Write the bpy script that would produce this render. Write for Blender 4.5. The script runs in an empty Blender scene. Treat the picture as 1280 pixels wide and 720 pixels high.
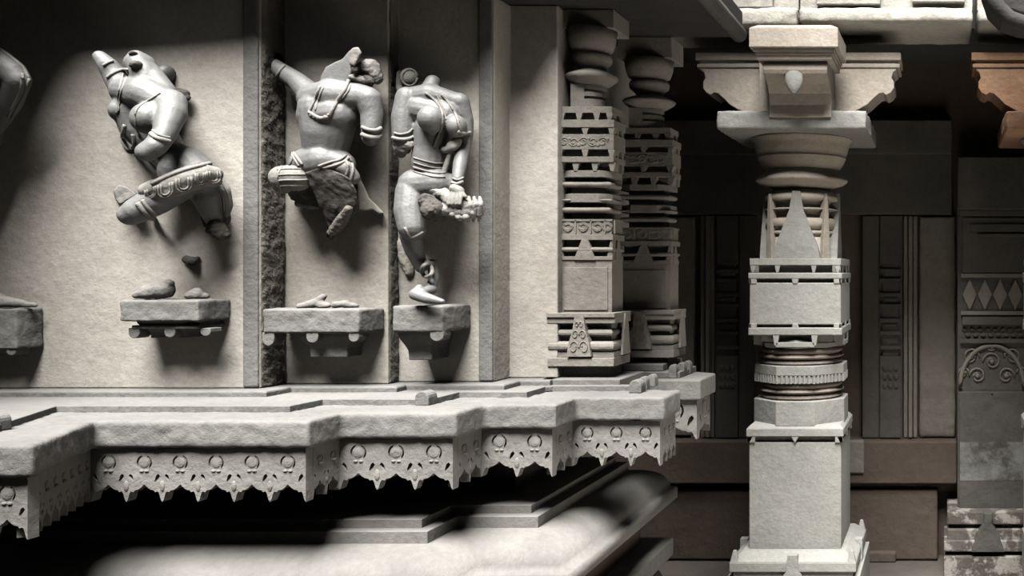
import bpy, bmesh, math, random
from mathutils import Vector, Matrix, noise
from mathutils.geometry import delaunay_2d_cdt
random.seed(7)
C = bpy.context.scene.collection
F, CX, CY, ZC = 1200.0, 1180.0, 338.0, 1.6      # focal length in px, vanishing point of the depth lines, eye height

def P(px, py, D):
    return Vector(((px-CX)/F*D, D, ZC+(CY-py)/F*D))
def XX(px, D): return (px-CX)/F*D
def ZZ(py, D): return ZC+(CY-py)/F*D

# ------------------------------------------------------------------ materials
ALB = .13                                             # overall stone reflectance
def stone(name, c1, c2, scale=3.0, rough=.85, bump=.35, fine=60, spec=.3, stain=None, stain_scale=2.0, stain_lo=.55, stain_hi=.7, pits=0.0):
    m = bpy.data.materials.new(name); m.use_nodes = True
    nt = m.node_tree; N = nt.nodes; L = nt.links
    b = N['Principled BSDF']
    c1 = tuple(v*ALB for v in c1); c2 = tuple(v*ALB for v in c2); stain = tuple(v*ALB for v in stain) if stain else None
    tc = N.new('ShaderNodeTexCoord')
    n1 = N.new('ShaderNodeTexNoise'); n1.inputs['Scale'].default_value = scale; n1.inputs['Detail'].default_value = 8; n1.inputs['Roughness'].default_value = .65
    n2 = N.new('ShaderNodeTexNoise'); n2.inputs['Scale'].default_value = fine; n2.inputs['Detail'].default_value = 6; n2.inputs['Roughness'].default_value = .7
    L.new(tc.outputs['Object'], n1.inputs['Vector']); L.new(tc.outputs['Object'], n2.inputs['Vector'])
    cr = N.new('ShaderNodeValToRGB'); cr.color_ramp.elements[0].position = .3; cr.color_ramp.elements[1].position = .7
    cr.color_ramp.elements[0].color = (*c1, 1); cr.color_ramp.elements[1].color = (*c2, 1)
    L.new(n1.outputs['Fac'], cr.inputs['Fac'])
    mx = N.new('ShaderNodeMix'); mx.data_type = 'RGBA'; mx.blend_type = 'MULTIPLY'; mx.inputs['Factor'].default_value = .55
    cr2 = N.new('ShaderNodeValToRGB'); cr2.color_ramp.elements[0].position = .25; cr2.color_ramp.elements[0].color = (.55, .55, .55, 1)
    cr2.color_ramp.elements[1].position = .65; cr2.color_ramp.elements[1].color = (1, 1, 1, 1)
    L.new(n2.outputs['Fac'], cr2.inputs['Fac'])
    L.new(cr.outputs['Color'], mx.inputs['A']); L.new(cr2.outputs['Color'], mx.inputs['B'])
    col = mx.outputs['Result']
    if stain:
        n3 = N.new('ShaderNodeTexNoise'); n3.inputs['Scale'].default_value = stain_scale; n3.inputs['Detail'].default_value = 9; n3.inputs['Roughness'].default_value = .7
        L.new(tc.outputs['Object'], n3.inputs['Vector'])
        r3 = N.new('ShaderNodeMapRange'); r3.inputs['From Min'].default_value = stain_lo; r3.inputs['From Max'].default_value = stain_hi
        L.new(n3.outputs['Fac'], r3.inputs['Value'])
        m3 = N.new('ShaderNodeMix'); m3.data_type = 'RGBA'; m3.inputs['B'].default_value = (*stain, 1)
        L.new(r3.outputs['Result'], m3.inputs['Factor']); L.new(col, m3.inputs['A']); col = m3.outputs['Result']
    L.new(col, b.inputs['Base Color'])
    b.inputs['Roughness'].default_value = rough
    b.inputs['Specular IOR Level'].default_value = spec*.6
    add = N.new('ShaderNodeMath'); add.operation = 'MULTIPLY_ADD'; add.inputs[1].default_value = .5
    n4 = N.new('ShaderNodeTexNoise'); n4.inputs['Scale'].default_value = fine*.3; n4.inputs['Detail'].default_value = 5
    L.new(tc.outputs['Object'], n4.inputs['Vector'])
    L.new(n2.outputs['Fac'], add.inputs[0]); L.new(n4.outputs['Fac'], add.inputs[2])
    bp = N.new('ShaderNodeBump'); bp.inputs['Strength'].default_value = bump; bp.inputs['Distance'].default_value = .02
    L.new(add.outputs['Value'], bp.inputs['Height']); L.new(bp.outputs['Normal'], b.inputs['Normal'])
    return m

M = {}
M['wall']   = stone('wall_stone',   (.62, .575, .505), (.92, .87, .785), 2.2, .9, .26, 75, .2, stain=(.50, .475, .43), stain_scale=1.6, stain_lo=.52, stain_hi=.75)
M['rough']  = stone('hacked_stone', (.20, .18, .155), (.36, .33, .285), 9, .95, 1.0, 28, .2)
M['ledge']  = stone('ledge_stone',  (.255, .25, .24), (.365, .358, .34), 3.5, .85, .40, 55, .25)
M['fringe'] = stone('fringe_stone', (.31, .30, .28), (.44, .425, .395), 4, .88, .4, 60, .25)
M['roll']   = stone('moulding_stone', (.265, .255, .24), (.375, .365, .34), 3, .8, .3, 50, .3)
M['figure'] = stone('polished_schist', (.235, .24, .238), (.335, .337, .33), 6, .55, .2, 70, .3)
M['figw']   = stone('worn_schist', (.35, .335, .31), (.48, .46, .425), 7, .75, .35, 60, .3)
M['break']  = stone('broken_schist', (.10, .092, .085), (.23, .21, .19), 14, .95, 1.0, 30, .15)
M['pil']    = stone('pilaster_stone', (.36, .33, .29), (.52, .485, .43), 4, .85, .35, 60, .25)
M['hall']   = stone('pillar_stone', (.42, .42, .39), (.56, .555, .515), 3.5, .85, .3, 55, .25, stain=(.40, .34, .26), stain_scale=2.5, stain_lo=.58, stain_hi=.8)
M['cap']    = stone('capital_stone', (.60, .52, .43), (.80, .72, .61), 4, .85, .3, 55, .25)  # paler than the shaft: stronger light high up is put into this colour
M['ring']   = stone('reddish_stone', (.36, .295, .25), (.50, .43, .37), 5, .85, .35, 55, .25)
M['beam']   = stone('beam_stone', (.74, .70, .61), (.94, .90, .80), 3.5, .9, .45, 40, .2)  # raised in tone, the colour carries part of the strong light up here
M['brown']  = stone('brown_stone', (.38, .19, .10), (.54, .33, .20), 3, .9, .4, 40, .2)
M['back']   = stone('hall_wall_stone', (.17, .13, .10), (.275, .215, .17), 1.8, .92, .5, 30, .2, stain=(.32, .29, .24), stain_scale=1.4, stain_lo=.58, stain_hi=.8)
M['pale']   = stone('pale_hall_stone', (.34, .31, .265), (.52, .48, .41), 2.4, .92, .5, 30, .2)
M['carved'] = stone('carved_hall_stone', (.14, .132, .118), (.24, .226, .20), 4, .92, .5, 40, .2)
M['flake']  = stone('flaking_limewash', (.16, .14, .12), (.26, .23, .2), 5, .92, .5, 40, .2, stain=(.62, .58, .52), stain_scale=9, stain_lo=.50, stain_hi=.56)
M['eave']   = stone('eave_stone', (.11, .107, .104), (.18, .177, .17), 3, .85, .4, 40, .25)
M['dark']   = stone('shaded_eave_stone',  (.04, .038, .038), (.08, .075, .075), 3, .9, .4, 40, .2)  # eave stone made darker, the shade of the eaves put into its colour
M['paving'] = stone('bounce_paving', (3.4, 3.15, 2.85), (4.4, 4.2, 3.85), 2.5, .9, .3, 30, .2)  # very pale, for the unseen floor that bounces light upwards
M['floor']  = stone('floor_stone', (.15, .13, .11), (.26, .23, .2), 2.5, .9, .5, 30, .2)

# ------------------------------------------------------------------ mesh builder
class MB:
    def __init__(s): s.v = []; s.f = []
    def add(s, vs, fs):
        b = len(s.v); s.v += [Vector(v) for v in vs]; s.f += [tuple(b+i for i in f) for f in fs]; return s
    def box(s, x0, x1, y0, y1, z0, z1):
        return s.add([(x0,y0,z0),(x1,y0,z0),(x1,y1,z0),(x0,y1,z0),(x0,y0,z1),(x1,y0,z1),(x1,y1,z1),(x0,y1,z1)],
                     [(0,3,2,1),(4,5,6,7),(0,1,5,4),(1,2,6,5),(2,3,7,6),(3,0,4,7)])
    def taper(s, lo, hi, z0, z1):
        """a frustum between two (x0,x1,y0,y1) rectangles"""
        a, b = lo, hi
        return s.add([(a[0],a[2],z0),(a[1],a[2],z0),(a[1],a[3],z0),(a[0],a[3],z0),(b[0],b[2],z1),(b[1],b[2],z1),(b[1],b[3],z1),(b[0],b[3],z1)],
                     [(0,3,2,1),(4,5,6,7),(0,1,5,4),(1,2,6,5),(2,3,7,6),(3,0,4,7)])
    def loops(s, rings, cap=True, closed=True):
        b = len(s.v); n = len(rings[0])
        for r in rings: s.v += [Vector(p) for p in r]
        for i in range(len(rings)-1):
            for j in range(n if closed else n-1):
                k = (j+1) % n
                s.f.append((b+i*n+j, b+i*n+k, b+(i+1)*n+k, b+(i+1)*n+j))
        if cap:
            s.f.append(tuple(b+j for j in reversed(range(n))))
            s.f.append(tuple(b+(len(rings)-1)*n+j for j in range(n)))
        return s
    def prism(s, poly, y0, y1):                      # XZ outline pushed along Y
        return s.loops([[(x, y0, z) for x, z in poly], [(x, y1, z) for x, z in poly]])
    def prismx(s, poly, x0, x1):                     # YZ outline pushed along X
        return s.loops([[(x0, y, z) for y, z in poly], [(x1, y, z) for y, z in poly]])
    def plan(s, poly, z0, z1):
        return s.loops([[(x, y, z0) for x, y in poly], [(x, y, z1) for x, y in poly]])
    def ngon(s, cx, cy, rx, ry, z0, z1, n=8, rot=None):
        rot = math.pi/n if rot is None else rot
        k = 1/math.cos(math.pi/n) if n <= 8 else 1
        ring = [(cx+rx*k*math.cos(rot+2*math.pi*i/n), cy+ry*k*math.sin(rot+2*math.pi*i/n)) for i in range(n)]
        return s.plan(ring, z0, z1)
    def lathe(s, cx, cy, prof, n=48, ky=1.0):
        return s.loops([[(cx+r*math.cos(2*math.pi*i/n), cy+ky*r*math.sin(2*math.pi*i/n), z) for i in range(n)] for r, z in prof])
    def sweep(s, line, prof):
        """closed (offset, z) profile swept along a plan polyline with mitred corners; outward is right of travel"""
        pts = [Vector(p) for p in line]; n = len(pts); dirs = [(pts[i+1]-pts[i]).normalized() for i in range(n-1)]
        nor = [Vector((d.y, -d.x)) for d in dirs]
        mit = []
        for i in range(n):
            if i == 0: mit.append(nor[0])
            elif i == n-1: mit.append(nor[-1])
            else:
                m = nor[i-1]+nor[i]; mit.append(m/ (m.dot(nor[i])) if m.length > 1e-6 else nor[i])
        return s.loops([[(pts[i].x+mit[i].x*d, pts[i].y+mit[i].y*d, z) for d, z in prof] for i in range(n)])
    def tube(s, pts, r, n=8, ends=True):
        pts = [Vector(p) for p in pts]; m = len(pts)
        rs = r if isinstance(r, (list, tuple)) else [r]*m
        up = Vector((0, 0, 1)); rings = []
        for i, p in enumerate(pts):
            d = (pts[min(i+1, m-1)]-pts[max(i-1, 0)]).normalized()
            a = d.cross(up)
            if a.length < .1: a = d.cross(Vector((0, 1, 0)))
            a.normalize(); b = a.cross(d).normalized()
            rings.append([p+a*rs[i]*math.cos(2*math.pi*k/n)+b*rs[i]*math.sin(2*math.pi*k/n) for k in range(n)])
        return s.loops(rings, ends)
    def ball(s, c, r, rot=None, nu=18, nv=10):
        c = Vector(c); r = r if isinstance(r, (tuple, list, Vector)) else (r, r, r)
        R = rot if rot is not None else Matrix.Identity(3)
        rings = []
        for j in range(nv+1):
            t = math.pi*(.02+.96*j/nv)
            rings.append([c+R @ Vector((r[0]*math.sin(t)*math.cos(2*math.pi*i/nu), r[1]*math.sin(t)*math.sin(2*math.pi*i/nu), -r[2]*math.cos(t))) for i in range(nu)])
        return s.loops(rings)
    def capsule(s, p0, r0, p1, r1, ky=1.0):
        """a tapered limb with round ends"""
        p0 = Vector(p0); p1 = Vector(p1); d = p1-p0; L_ = d.length
        if L_ < 1e-6: return s.ball(p0, r0)
        d.normalize()
        pts = []; rs = []
        for k in range(5):
            a = math.pi/2*(1-k/4); pts.append(p0-d*r0*math.sin(a)); rs.append(max(r0*math.cos(a), r0*.08))
        for k in range(1, 5):
            t = k/5; pts.append(p0+d*L_*t); rs.append(r0+(r1-r0)*t)
        for k in range(5):
            a = math.pi/2*k/4; pts.append(p1+d*r1*math.sin(a)); rs.append(max(r1*math.cos(a), r1*.08))
        up = Vector((0, 0, 1)) if abs(d.z) < .9 else Vector((0, 1, 0))
        a_ = d.cross(up).normalized(); b_ = a_.cross(d).normalized()
        return s.loops([[p+a_*r*math.cos(2*math.pi*k/16)+b_*r*math.sin(2*math.pi*k/16) for k in range(16)] for p, r in zip(pts, rs)])
    def board(s, outer, holes, fn, th):
        """flat board with holes: (u, v) outlines, fn(u, v, t) -> point"""
        polys = [[Vector((u, v)) for u, v in outer]]+[[Vector((u, v)) for u, v in h] for h in holes]
        flat = [p for q in polys for p in q]; edges = []; o = 0
        for q in polys: edges += [(o+i, o+(i+1) % len(q)) for i in range(len(q))]; o += len(q)
        cv, ce, cf, ov, oe, of = delaunay_2d_cdt(flat, edges, [], 0, 1e-7)
        bb = [(min(v.x for v in q), max(v.x for v in q), min(v.y for v in q), max(v.y for v in q)) for q in polys]
        def inside(p):
            c = False
            for q, e in zip(polys, bb):
                if not (e[0] <= p.x <= e[1] and e[2] <= p.y <= e[3]): continue
                for i in range(len(q)):
                    x0, y0 = q[i]; x1, y1 = q[i-1]
                    if (y0 > p.y) != (y1 > p.y) and p.x < (x1-x0)*(p.y-y0)/(y1-y0)+x0: c = not c
            return c
        back = {i: (ol[0] if ol else None) for i, ol in enumerate(ov)}
        n = len(flat); tris = [tuple(back[i] for i in t) for t in cf if inside(sum((cv[i] for i in t), Vector((0, 0)))/3)]
        tris = [t for t in tris if None not in t]
        vs = [fn(p.x, p.y, 0) for p in flat]+[fn(p.x, p.y, th) for p in flat]
        fs = [tuple(t) for t in tris]+[tuple(n+i for i in reversed(t)) for t in tris]
        o = 0
        for q in polys:
            k = len(q)
            for i in range(k): fs.append((o+i, o+(i+1) % k, n+o+(i+1) % k, n+o+i))
            o += k
        return s.add(vs, fs)
    def mesh(s, name):
        me = bpy.data.meshes.new(name); me.from_pydata([tuple(v) for v in s.v], [], s.f)
        bm = bmesh.new(); bm.from_mesh(me)
        bmesh.ops.recalc_face_normals(bm, faces=bm.faces); bm.to_mesh(me); bm.free()
        return me

def wloc(o):
    v = Vector((0, 0, 0))
    while o: v = v+o.location; o = o.parent
    return v
def link(name, me, mat, parent=None, loc=None, smooth=False, bevel=0, seg=2):
    o = bpy.data.objects.new(name, me); C.objects.link(o)
    me.materials.clear(); me.materials.append(mat)
    base = wloc(parent) if parent else Vector((0, 0, 0))
    if loc is not None: o.location = Vector(loc)-base
    if parent: o.parent = parent
    w = base+(o.location if loc is not None else Vector((0, 0, 0)))
    me.transform(Matrix.Translation(-w))
    if smooth:
        for p in me.polygons: p.use_smooth = True
    if bevel:
        b = o.modifiers.new('soft_edges', 'BEVEL'); b.width = bevel; b.segments = seg; b.limit_method = 'ANGLE'; b.angle_limit = math.radians(40)
    return o
def obj(name, mb, mat, parent=None, **k): return link(name, mb.mesh(name), M[mat] if isinstance(mat, str) else mat, parent, **k)
def tag(o, label, cat, group=None, kind=None):
    o['label'] = label; o['category'] = cat
    if group: o['group'] = group
    o['kind'] = kind or 'thing'
    return o
def thing(name, label, cat, loc, group=None):
    o = bpy.data.objects.new(name, None); C.objects.link(o); o.location = loc; o.empty_display_size = .1
    return tag(o, label, cat, group)
def struct(name, mb, mat, label, cat, **k):
    o = obj(name, mb, mat, **k); tag(o, label, cat, kind='structure'); return o

def finish(o_tmp, name, mat, parent, smooth=True):
    dg = bpy.context.evaluated_depsgraph_get(); dg.update()
    me = bpy.data.meshes.new_from_object(o_tmp.evaluated_get(dg)); me.name = name
    old = o_tmp.data; bpy.data.objects.remove(o_tmp); bpy.data.meshes.remove(old)
    return me
def melt(mb, voxel=.004, smooth=6, factor=.5):
    """fuse the builder's closed shapes into one continuous skin"""
    me = mb.mesh('tmp'); o = bpy.data.objects.new('tmp', me); C.objects.link(o)
    r = o.modifiers.new('r', 'REMESH'); r.mode = 'VOXEL'; r.voxel_size = voxel
    if smooth:
        s = o.modifiers.new('s', 'SMOOTH'); s.iterations = smooth; s.factor = factor
    return finish(o, 'melt', None, None)
def roughen(me, amp, freq):
    n = len(me.vertices); co = [0.0]*(3*n); no = [0.0]*(3*n)
    me.vertices.foreach_get('co', co); me.vertices.foreach_get('normal', no)
    for i in range(n):
        p = Vector(co[3*i:3*i+3])*freq; d = amp*(noise.noise(p)+.6*noise.noise(p*2.5)+.4*noise.noise(p*5.5))
        for k in range(3): co[3*i+k] += no[3*i+k]*d
    me.vertices.foreach_set('co', co); me.update()
def worn(mb, voxel=.006, amp=.004, freq=20, smooth=1):
    """remesh and roughen: hacked or weathered stone"""
    me = melt(mb, voxel, smooth)
    roughen(me, amp, freq)
    return me

# ------------------------------------------------------------------ the plan of the facade
def pl(*pp): return [(XX(px, D), D) for px, D in pp]
ZL = ZC-.3917                                         # top of the ledge slab
SLAB = [(-2.95, 2.146), (-2.037, 2.146), (-2.21, 2.5), (-1.656, 2.5), (-1.656, 2.64), (-1.342, 2.64), (-1.342, 2.805), (-1.134, 2.805), (-1.134, 2.96), (-.863, 2.96), (-.863, 3.15), (-1.05, 3.15), (-1.05, 3.43)]
ZW = ZC-.3567
WALL = [(-4.2, 2.9), (-2.066, 2.9), (-2.066, 3.01), (-1.743, 3.01), (-1.743, 3.065), (-1.438, 3.065), (-1.438, 3.18), (-1.28, 3.18)]
ZE = ZC+.88                                           # underside of the eave

def offset_line(line, d):
    pts = [Vector(p) for p in line]; n = len(pts); dirs = [(pts[i+1]-pts[i]).normalized() for i in range(n-1)]; nor = [Vector((v.y, -v.x)) for v in dirs]; out = []
    for i in range(n):
        a = nor[max(i-1, 0)]; b = nor[min(i, n-2)]; m = a+b
        out.append(pts[i]+m/m.dot(b)*d)
    return out

# walls: one solid stepped mass
mb = MB()
mb.plan(WALL+[(-1.28, 4.1), (-4.2, 4.1)], ZW+.0006, ZE-.001)
wall = struct('wall_front', mb, 'wall', 'stepped cream stone temple wall behind the carved figures', 'wall', bevel=.004)
# hacked strips on the two steps that face right, and the raised edges of the panels
mb = MB(); mb.box(-2.066, -2.060, 2.904, 3.006, ZW+.003, ZE-.003)
o = link('worn_return', worn(mb, .006, .004, 30), M['rough'], wall); o['label'] = 'rough hacked return of the wall'
mb = MB(); mb.box(-1.743, -1.738, 3.014, 3.062, ZW+.003, ZE-.003)
o = link('worn_return', worn(mb, .006, .003, 30), M['rough'], wall); o['label'] = 'rough hacked return of the wall'
mb = MB(); mb.box(-2.115, -2.068, 2.893, 2.905, ZW+.003, ZE-.003); obj('raised_edge', mb, 'ledge', wall, bevel=.006)
mb = MB(); mb.box(-1.483, -1.4385, 3.057, 3.07, ZW+.003, ZE-.003); obj('raised_edge', mb, 'ledge', wall, bevel=.005)

# ------------------------------------------------------------------ ledge with its fringe
def fringe_mb(p0, p1, ztop, period, tooth=1.0, inset=0, th=.028):
    p0 = Vector(p0); p1 = Vector(p1); d = (p1-p0).normalized(); n = Vector((d.y, -d.x))
    if d.y > .5: p0 = p0+d*.0295                       # starts behind the panel on the front
    L_ = (p1-p0).length
    k = max(1, round(L_/period-.15)); p = L_/k; V = .094*tooth; T = .046*tooth
    half = [(0, 1), (.035, .9), (.09, .5), (.125, .40), (.2, .44), (.235, .34), (.33, .30), (.40, .20), (.46, .08)]
    out = [(0, 0), (L_, 0)]
    low = []
    for i in range(k):
        low += [((i+a)*p, V+T*b) for a, b in half]+[((i+.5)*p, V)]+[((i+1-a)*p, V+T*b) for a, b in reversed(half)]
        if i < k-1: low.pop()
    out += list(reversed(low))
    holes = []
    for i in range(k):
        u0 = (i+.5)*p; v0 = .037*tooth
        for a0, a1 in ((105, 232), (-52, 75)):
            ro, ri = .215*p, .165*p
            A = [math.radians(a0+(a1-a0)*q/8) for q in range(9)]
            o_ = [(u0+ro*math.cos(a), v0-ro*math.sin(a)) for a in A]
            i_ = [(u0+(ri if 0 < q < 8 else ro*.98)*math.cos(a), v0-(ri if 0 < q < 8 else ro*.98)*math.sin(a)) for q, a in enumerate(A)]
            holes.append(o_+list(reversed(i_))[1:-1])
    for i in range(k+1):
        for sg in (-1, 1):
            if (i == 0 and sg < 0) or (i == k and sg > 0): continue
            u0 = i*p; vv = V-.010*tooth
            leaf = [(.06, -.13), (.11, -.19), (.17, -.14), (.215, .0), (.20, .055), (.155, -.005), (.11, -.05)]
            holes.append([(u0+sg*a*p, vv+b*p) for a, b in leaf])
    m = MB()
    m.board(out, holes, lambda u, v, t: (p0.x+d.x*u-n.x*(inset+t), p0.y+d.y*u-n.y*(inset+t), ztop-v), th)
    # little bud under each rosette and a ridge on each tooth
    for i in range(k):
        u0 = (i+.5)*p
        for s_ in (-1, 1):
            c = Vector((p0.x+d.x*(u0+s_*.07*p)-n.x*inset, p0.y+d.y*(u0+s_*.07*p)-n.y*inset, ztop-.037*tooth-.23*p))
            m.ball(c, (.007, .004, .004), nu=8, nv=5)
        c = Vector((p0.x+d.x*u0-n.x*inset, p0.y+d.y*u0-n.y*inset, ztop-.037*tooth))
        R = Matrix(((d.x, n.x, 0), (d.y, n.y, 0), (0, 0, 1)))
        m.ball(c, (.15*p, .0032, .15*p), R, nu=14, nv=7)
    for i in range(1, k):
        c = Vector((p0.x+d.x*i*p-n.x*inset, p0.y+d.y*i*p-n.y*inset, ztop-V-T*.1))
        R = Matrix(((d.x, n.x, 0), (d.y, n.y, 0), (0, 0, 1)))
        m.ball(c, (.075*p, .004, .15*p), R, nu=10, nv=7)
    return m

ledge = thing('stone_ledge', 'long stepped stone ledge with a toothed carved fringe, running below the figures', 'ledge', (-1.9, 2.6, ZL-.09))
def slab_prof(zt, th, back): return [(0, zt-.004), (0, zt-th), (-.02, zt-th), (-.05, zt-th-.004), (-back, zt-th-.004), (-back, zt+.003), (-.15, zt+.003), (-.006, zt)]
BACK = [(-1.3, 3.16), (-1.32, 3.42), (-2.95, 3.1)]
mb = MB(); mb.plan(SLAB[:11]+BACK, ZL-.073, ZL)
link('slab', worn(mb, .007, .0026, 22, 1), M['ledge'], ledge, smooth=True)
mb = MB(); mb.plan([tuple(v) for v in offset_line(SLAB[:11], -.15)]+BACK, ZL-.01, ZL+.0175)
obj('step_band', mb, 'ledge', ledge, bevel=.002)
mb = MB(); mb.sweep(WALL, [(.062, ZL+.01), (.062, ZW-.004), (.058, ZW), (-.05, ZW), (-.05, ZL+.01)])
mb.plan([(-4.2, 2.85), (-2.5, 2.75), (-1.7, 2.87), (-1.32, 3.05), (-1.1, 3.3), (-1.2, 3.41), (-4.2, 3.1)], ZL, ZL+.0165)
mb.box(-1.32, -1.06, 3.14, 3.4, ZL+.01, ZW)
obj('step_band', mb, 'ledge', ledge, bevel=.003)
FL = offset_line(SLAB[:11], -.018)
for i in range(len(SLAB)-3):
    a, b = FL[i], FL[i+1]
    if i == 0: a = (-2.62, a[1])
    obj('fringe_panel', fringe_mb(a, b, ZL-.0755, .097 if abs(a[1]-b[1]) < .01 else .052), 'fringe', ledge)
# round-topped blocks on the corners of the step
def merlon(x, y, w, d, h, rot=0):
    m = MB(); n = 8
    prof = [(-w/2, 0)]+[(w/2*math.cos(math.pi-math.pi*i/n), h*.55+h*.45*math.sin(math.pi*i/n)) for i in range(n+1)]+[(w/2, 0)]
    R = Matrix.Rotation(rot, 3, 'Z')
    m.loops([[R @ Vector((px, -d/2, pz))+Vector((x, y, ZL)) for px, pz in prof], [R @ Vector((px, d/2, pz))+Vector((x, y, ZL)) for px, pz in prof]])
    return m
for x, y, r in [(-1.345-.165, 2.80, 0), (-.985, 3.085, 0), (-2.32, 2.345, 0), (-2.40, 2.34, 0)]:
    obj('rounded_block', merlon(x, y, .04, .05, .042, r), 'ledge', ledge, bevel=.003)
for x, y in ((-.99, 3.17), (-.985, 3.245)): obj('rounded_block', merlon(x, y, .028, .04, .042), 'ledge', ledge, bevel=.003)

# the further corner of the same ledge, across the recess
REAR = [(-1.05, 3.43), (-.87, 3.43), (-.87, 3.66), (-1.2, 3.66)]
rl = thing('stone_ledge', 'short grey ledge block jutting out below the darker second pillar', 'ledge', (-1.0, 3.55, ZL-.09))
mb = MB(); mb.plan([(-1.25, 3.43), (-.87, 3.43), (-.87, 3.66), (-1.25, 3.9)], ZL-.073, ZL); obj('slab', mb, 'ledge', rl, bevel=.006)
mb = MB(); mb.plan([(-1.25, 3.49), (-.96, 3.49), (-.96, 3.72), (-1.25, 3.9)], ZL, ZL+.022); obj('step_band', mb, 'ledge', rl, bevel=.003)
mb = MB(); mb.plan([(-1.25, 3.52), (-1.03, 3.52), (-1.03, 3.78), (-1.25, 3.9)], ZL+.022, ZL+.047); obj('step_band', mb, 'ledge', rl, bevel=.003)
RF = offset_line(REAR, -.018)
for (a, b) in ((RF[0], RF[1]), (RF[1], RF[2])):
    obj('fringe_panel', fringe_mb(a, b, ZL-.0755, .11), 'fringe', rl)
for x, y in ((-.985, 3.50), (-.975, 3.57), (-.972, 3.64)):
    obj('rounded_block', merlon(x, y, .03, .04, .05, 0), 'ledge', rl, bevel=.003)

# ------------------------------------------------------------------ base mouldings under the ledge
BASE = [(-4.0, 2.55), (-1.31, 2.55), (-1.31, 2.714), (-1.07, 2.714), (-1.07, 3.80), (-1.5, 3.80)]
ZR = ZC-.855
bm_ = thing('base_moulding', 'rounded cushion base moulding with a flat lip, below the fringed ledge', 'moulding', (-1.6, 3.0, 0))
prof = [(-.02, ZR-.05), (.012, ZR-.045), (.012, ZR-.008), (.006, ZR), (-.008, ZR+.001)]
for i in range(1, 11):
    a = math.pi/2*i/10
    prof.append((-.012-.13*(1-math.cos(a)), ZR+.006+.085*math.sin(a)))
prof += [(-.30, ZR+.09), (-.30, ZR-.05)]
mb = MB(); mb.sweep(BASE, prof); obj('cushion_roll', mb, 'roll', bm_, smooth=True, bevel=.0)
me = bm_.children[0].data
for p in me.polygons: p.use_smooth = abs(p.normal.z) < .995
mb = MB(); mb.sweep(BASE, [(-.135, ZR+.06), (-.135, ZR+.125), (-.34, ZR+.125), (-.34, ZR+.06)])
mb.sweep(BASE, [(-.17, ZR+.12), (-.17, ZR+.15), (-.34, ZR+.15), (-.34, ZR+.12)]); obj('fillet', mb, 'roll', bm_, bevel=.002)
NECK = [(-4.0, 2.92), (-1.60, 2.92), (-1.60, 3.05), (-1.36, 3.05), (-1.36, 3.6), (-1.6, 3.6)]
mb = MB(); mb.plan(NECK+[(-1.7, 4.0), (-4.0, 4.0)], ZR-.4, ZL-.0775); obj('neck', mb, 'carved', bm_)
mb = MB(); mb.sweep(BASE, [(-.10, ZR-.20), (-.10, ZR-.04), (-.32, ZR-.04), (-.32, ZR-.20)]); obj('lower_neck', mb, 'back', bm_)
mb = MB(); mb.sweep(BASE, [(0, ZR-.27), (0, ZR-.20), (-.35, ZR-.20), (-.35, ZR-.27)]); obj('lower_slab', mb, 'roll', bm_, bevel=.006)
prof = [(-.02, ZR-.43)]+[(-.03-.10*(1-math.sin(a)), ZR-.37+.10*math.cos(a)) for a in [math.pi*i/12 for i in range(12, -1, -1)]]+[(-.4, ZR-.27), (-.4, ZR-.43)]
mb = MB(); mb.sweep(BASE, prof); obj('lower_roll', mb, 'roll', bm_, smooth=True)
mb = MB(); mb.sweep(BASE, [(.05, 0), (.05, ZR-.46), (0, ZR-.42), (-.5, ZR-.42), (-.5, 0)]); obj('foot_slab', mb, 'back', bm_, bevel=.01)

# ------------------------------------------------------------------ eave over the facade
EAVE = [(-4.2, 1.75), (-2.74, 1.75), (-2.60, 2.70), (-2.02, 2.74), (-2.00, 2.81), (-1.76, 2.82), (-1.72, 2.81), (-1.45, 2.82), (-1.42, 2.92), (-1.30, 2.94), (-1.27, 3.06), (-1.14, 3.07), (-1.08, 2.55), (-.76, 2.55), (-.76, 3.63), (-1.3, 3.63)]  # front edge is out of view, its steps shaped to shade wall and pillars
ev = thing('stone_eave', 'dark overhanging stone eave with a rounded rim, above the figures', 'eave', (-1.8, 3.2, ZE))
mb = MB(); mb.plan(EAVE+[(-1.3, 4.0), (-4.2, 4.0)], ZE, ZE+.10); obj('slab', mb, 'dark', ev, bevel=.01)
mb = MB(); mb.box(-4.2, -.93, 3.15, 3.62, ZE+.12, ZE+2.2); mb.box(-4.2, -.88, 3.10, 3.66, ZE+.101, ZE+.16); struct('wall_blocker', mb, 'eave', 'upper storey of the shrine above the eave', 'wall')  # unseen block added to keep light off the left bracket arm
mb = MB(); mb.tube([(-.775, 2.55, ZE+.012), (-.775, 3.3, ZE+.012), (-.775, 3.63, ZE+.012)], .03, 16); obj('rim', mb, 'eave', ev, smooth=True)

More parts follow.
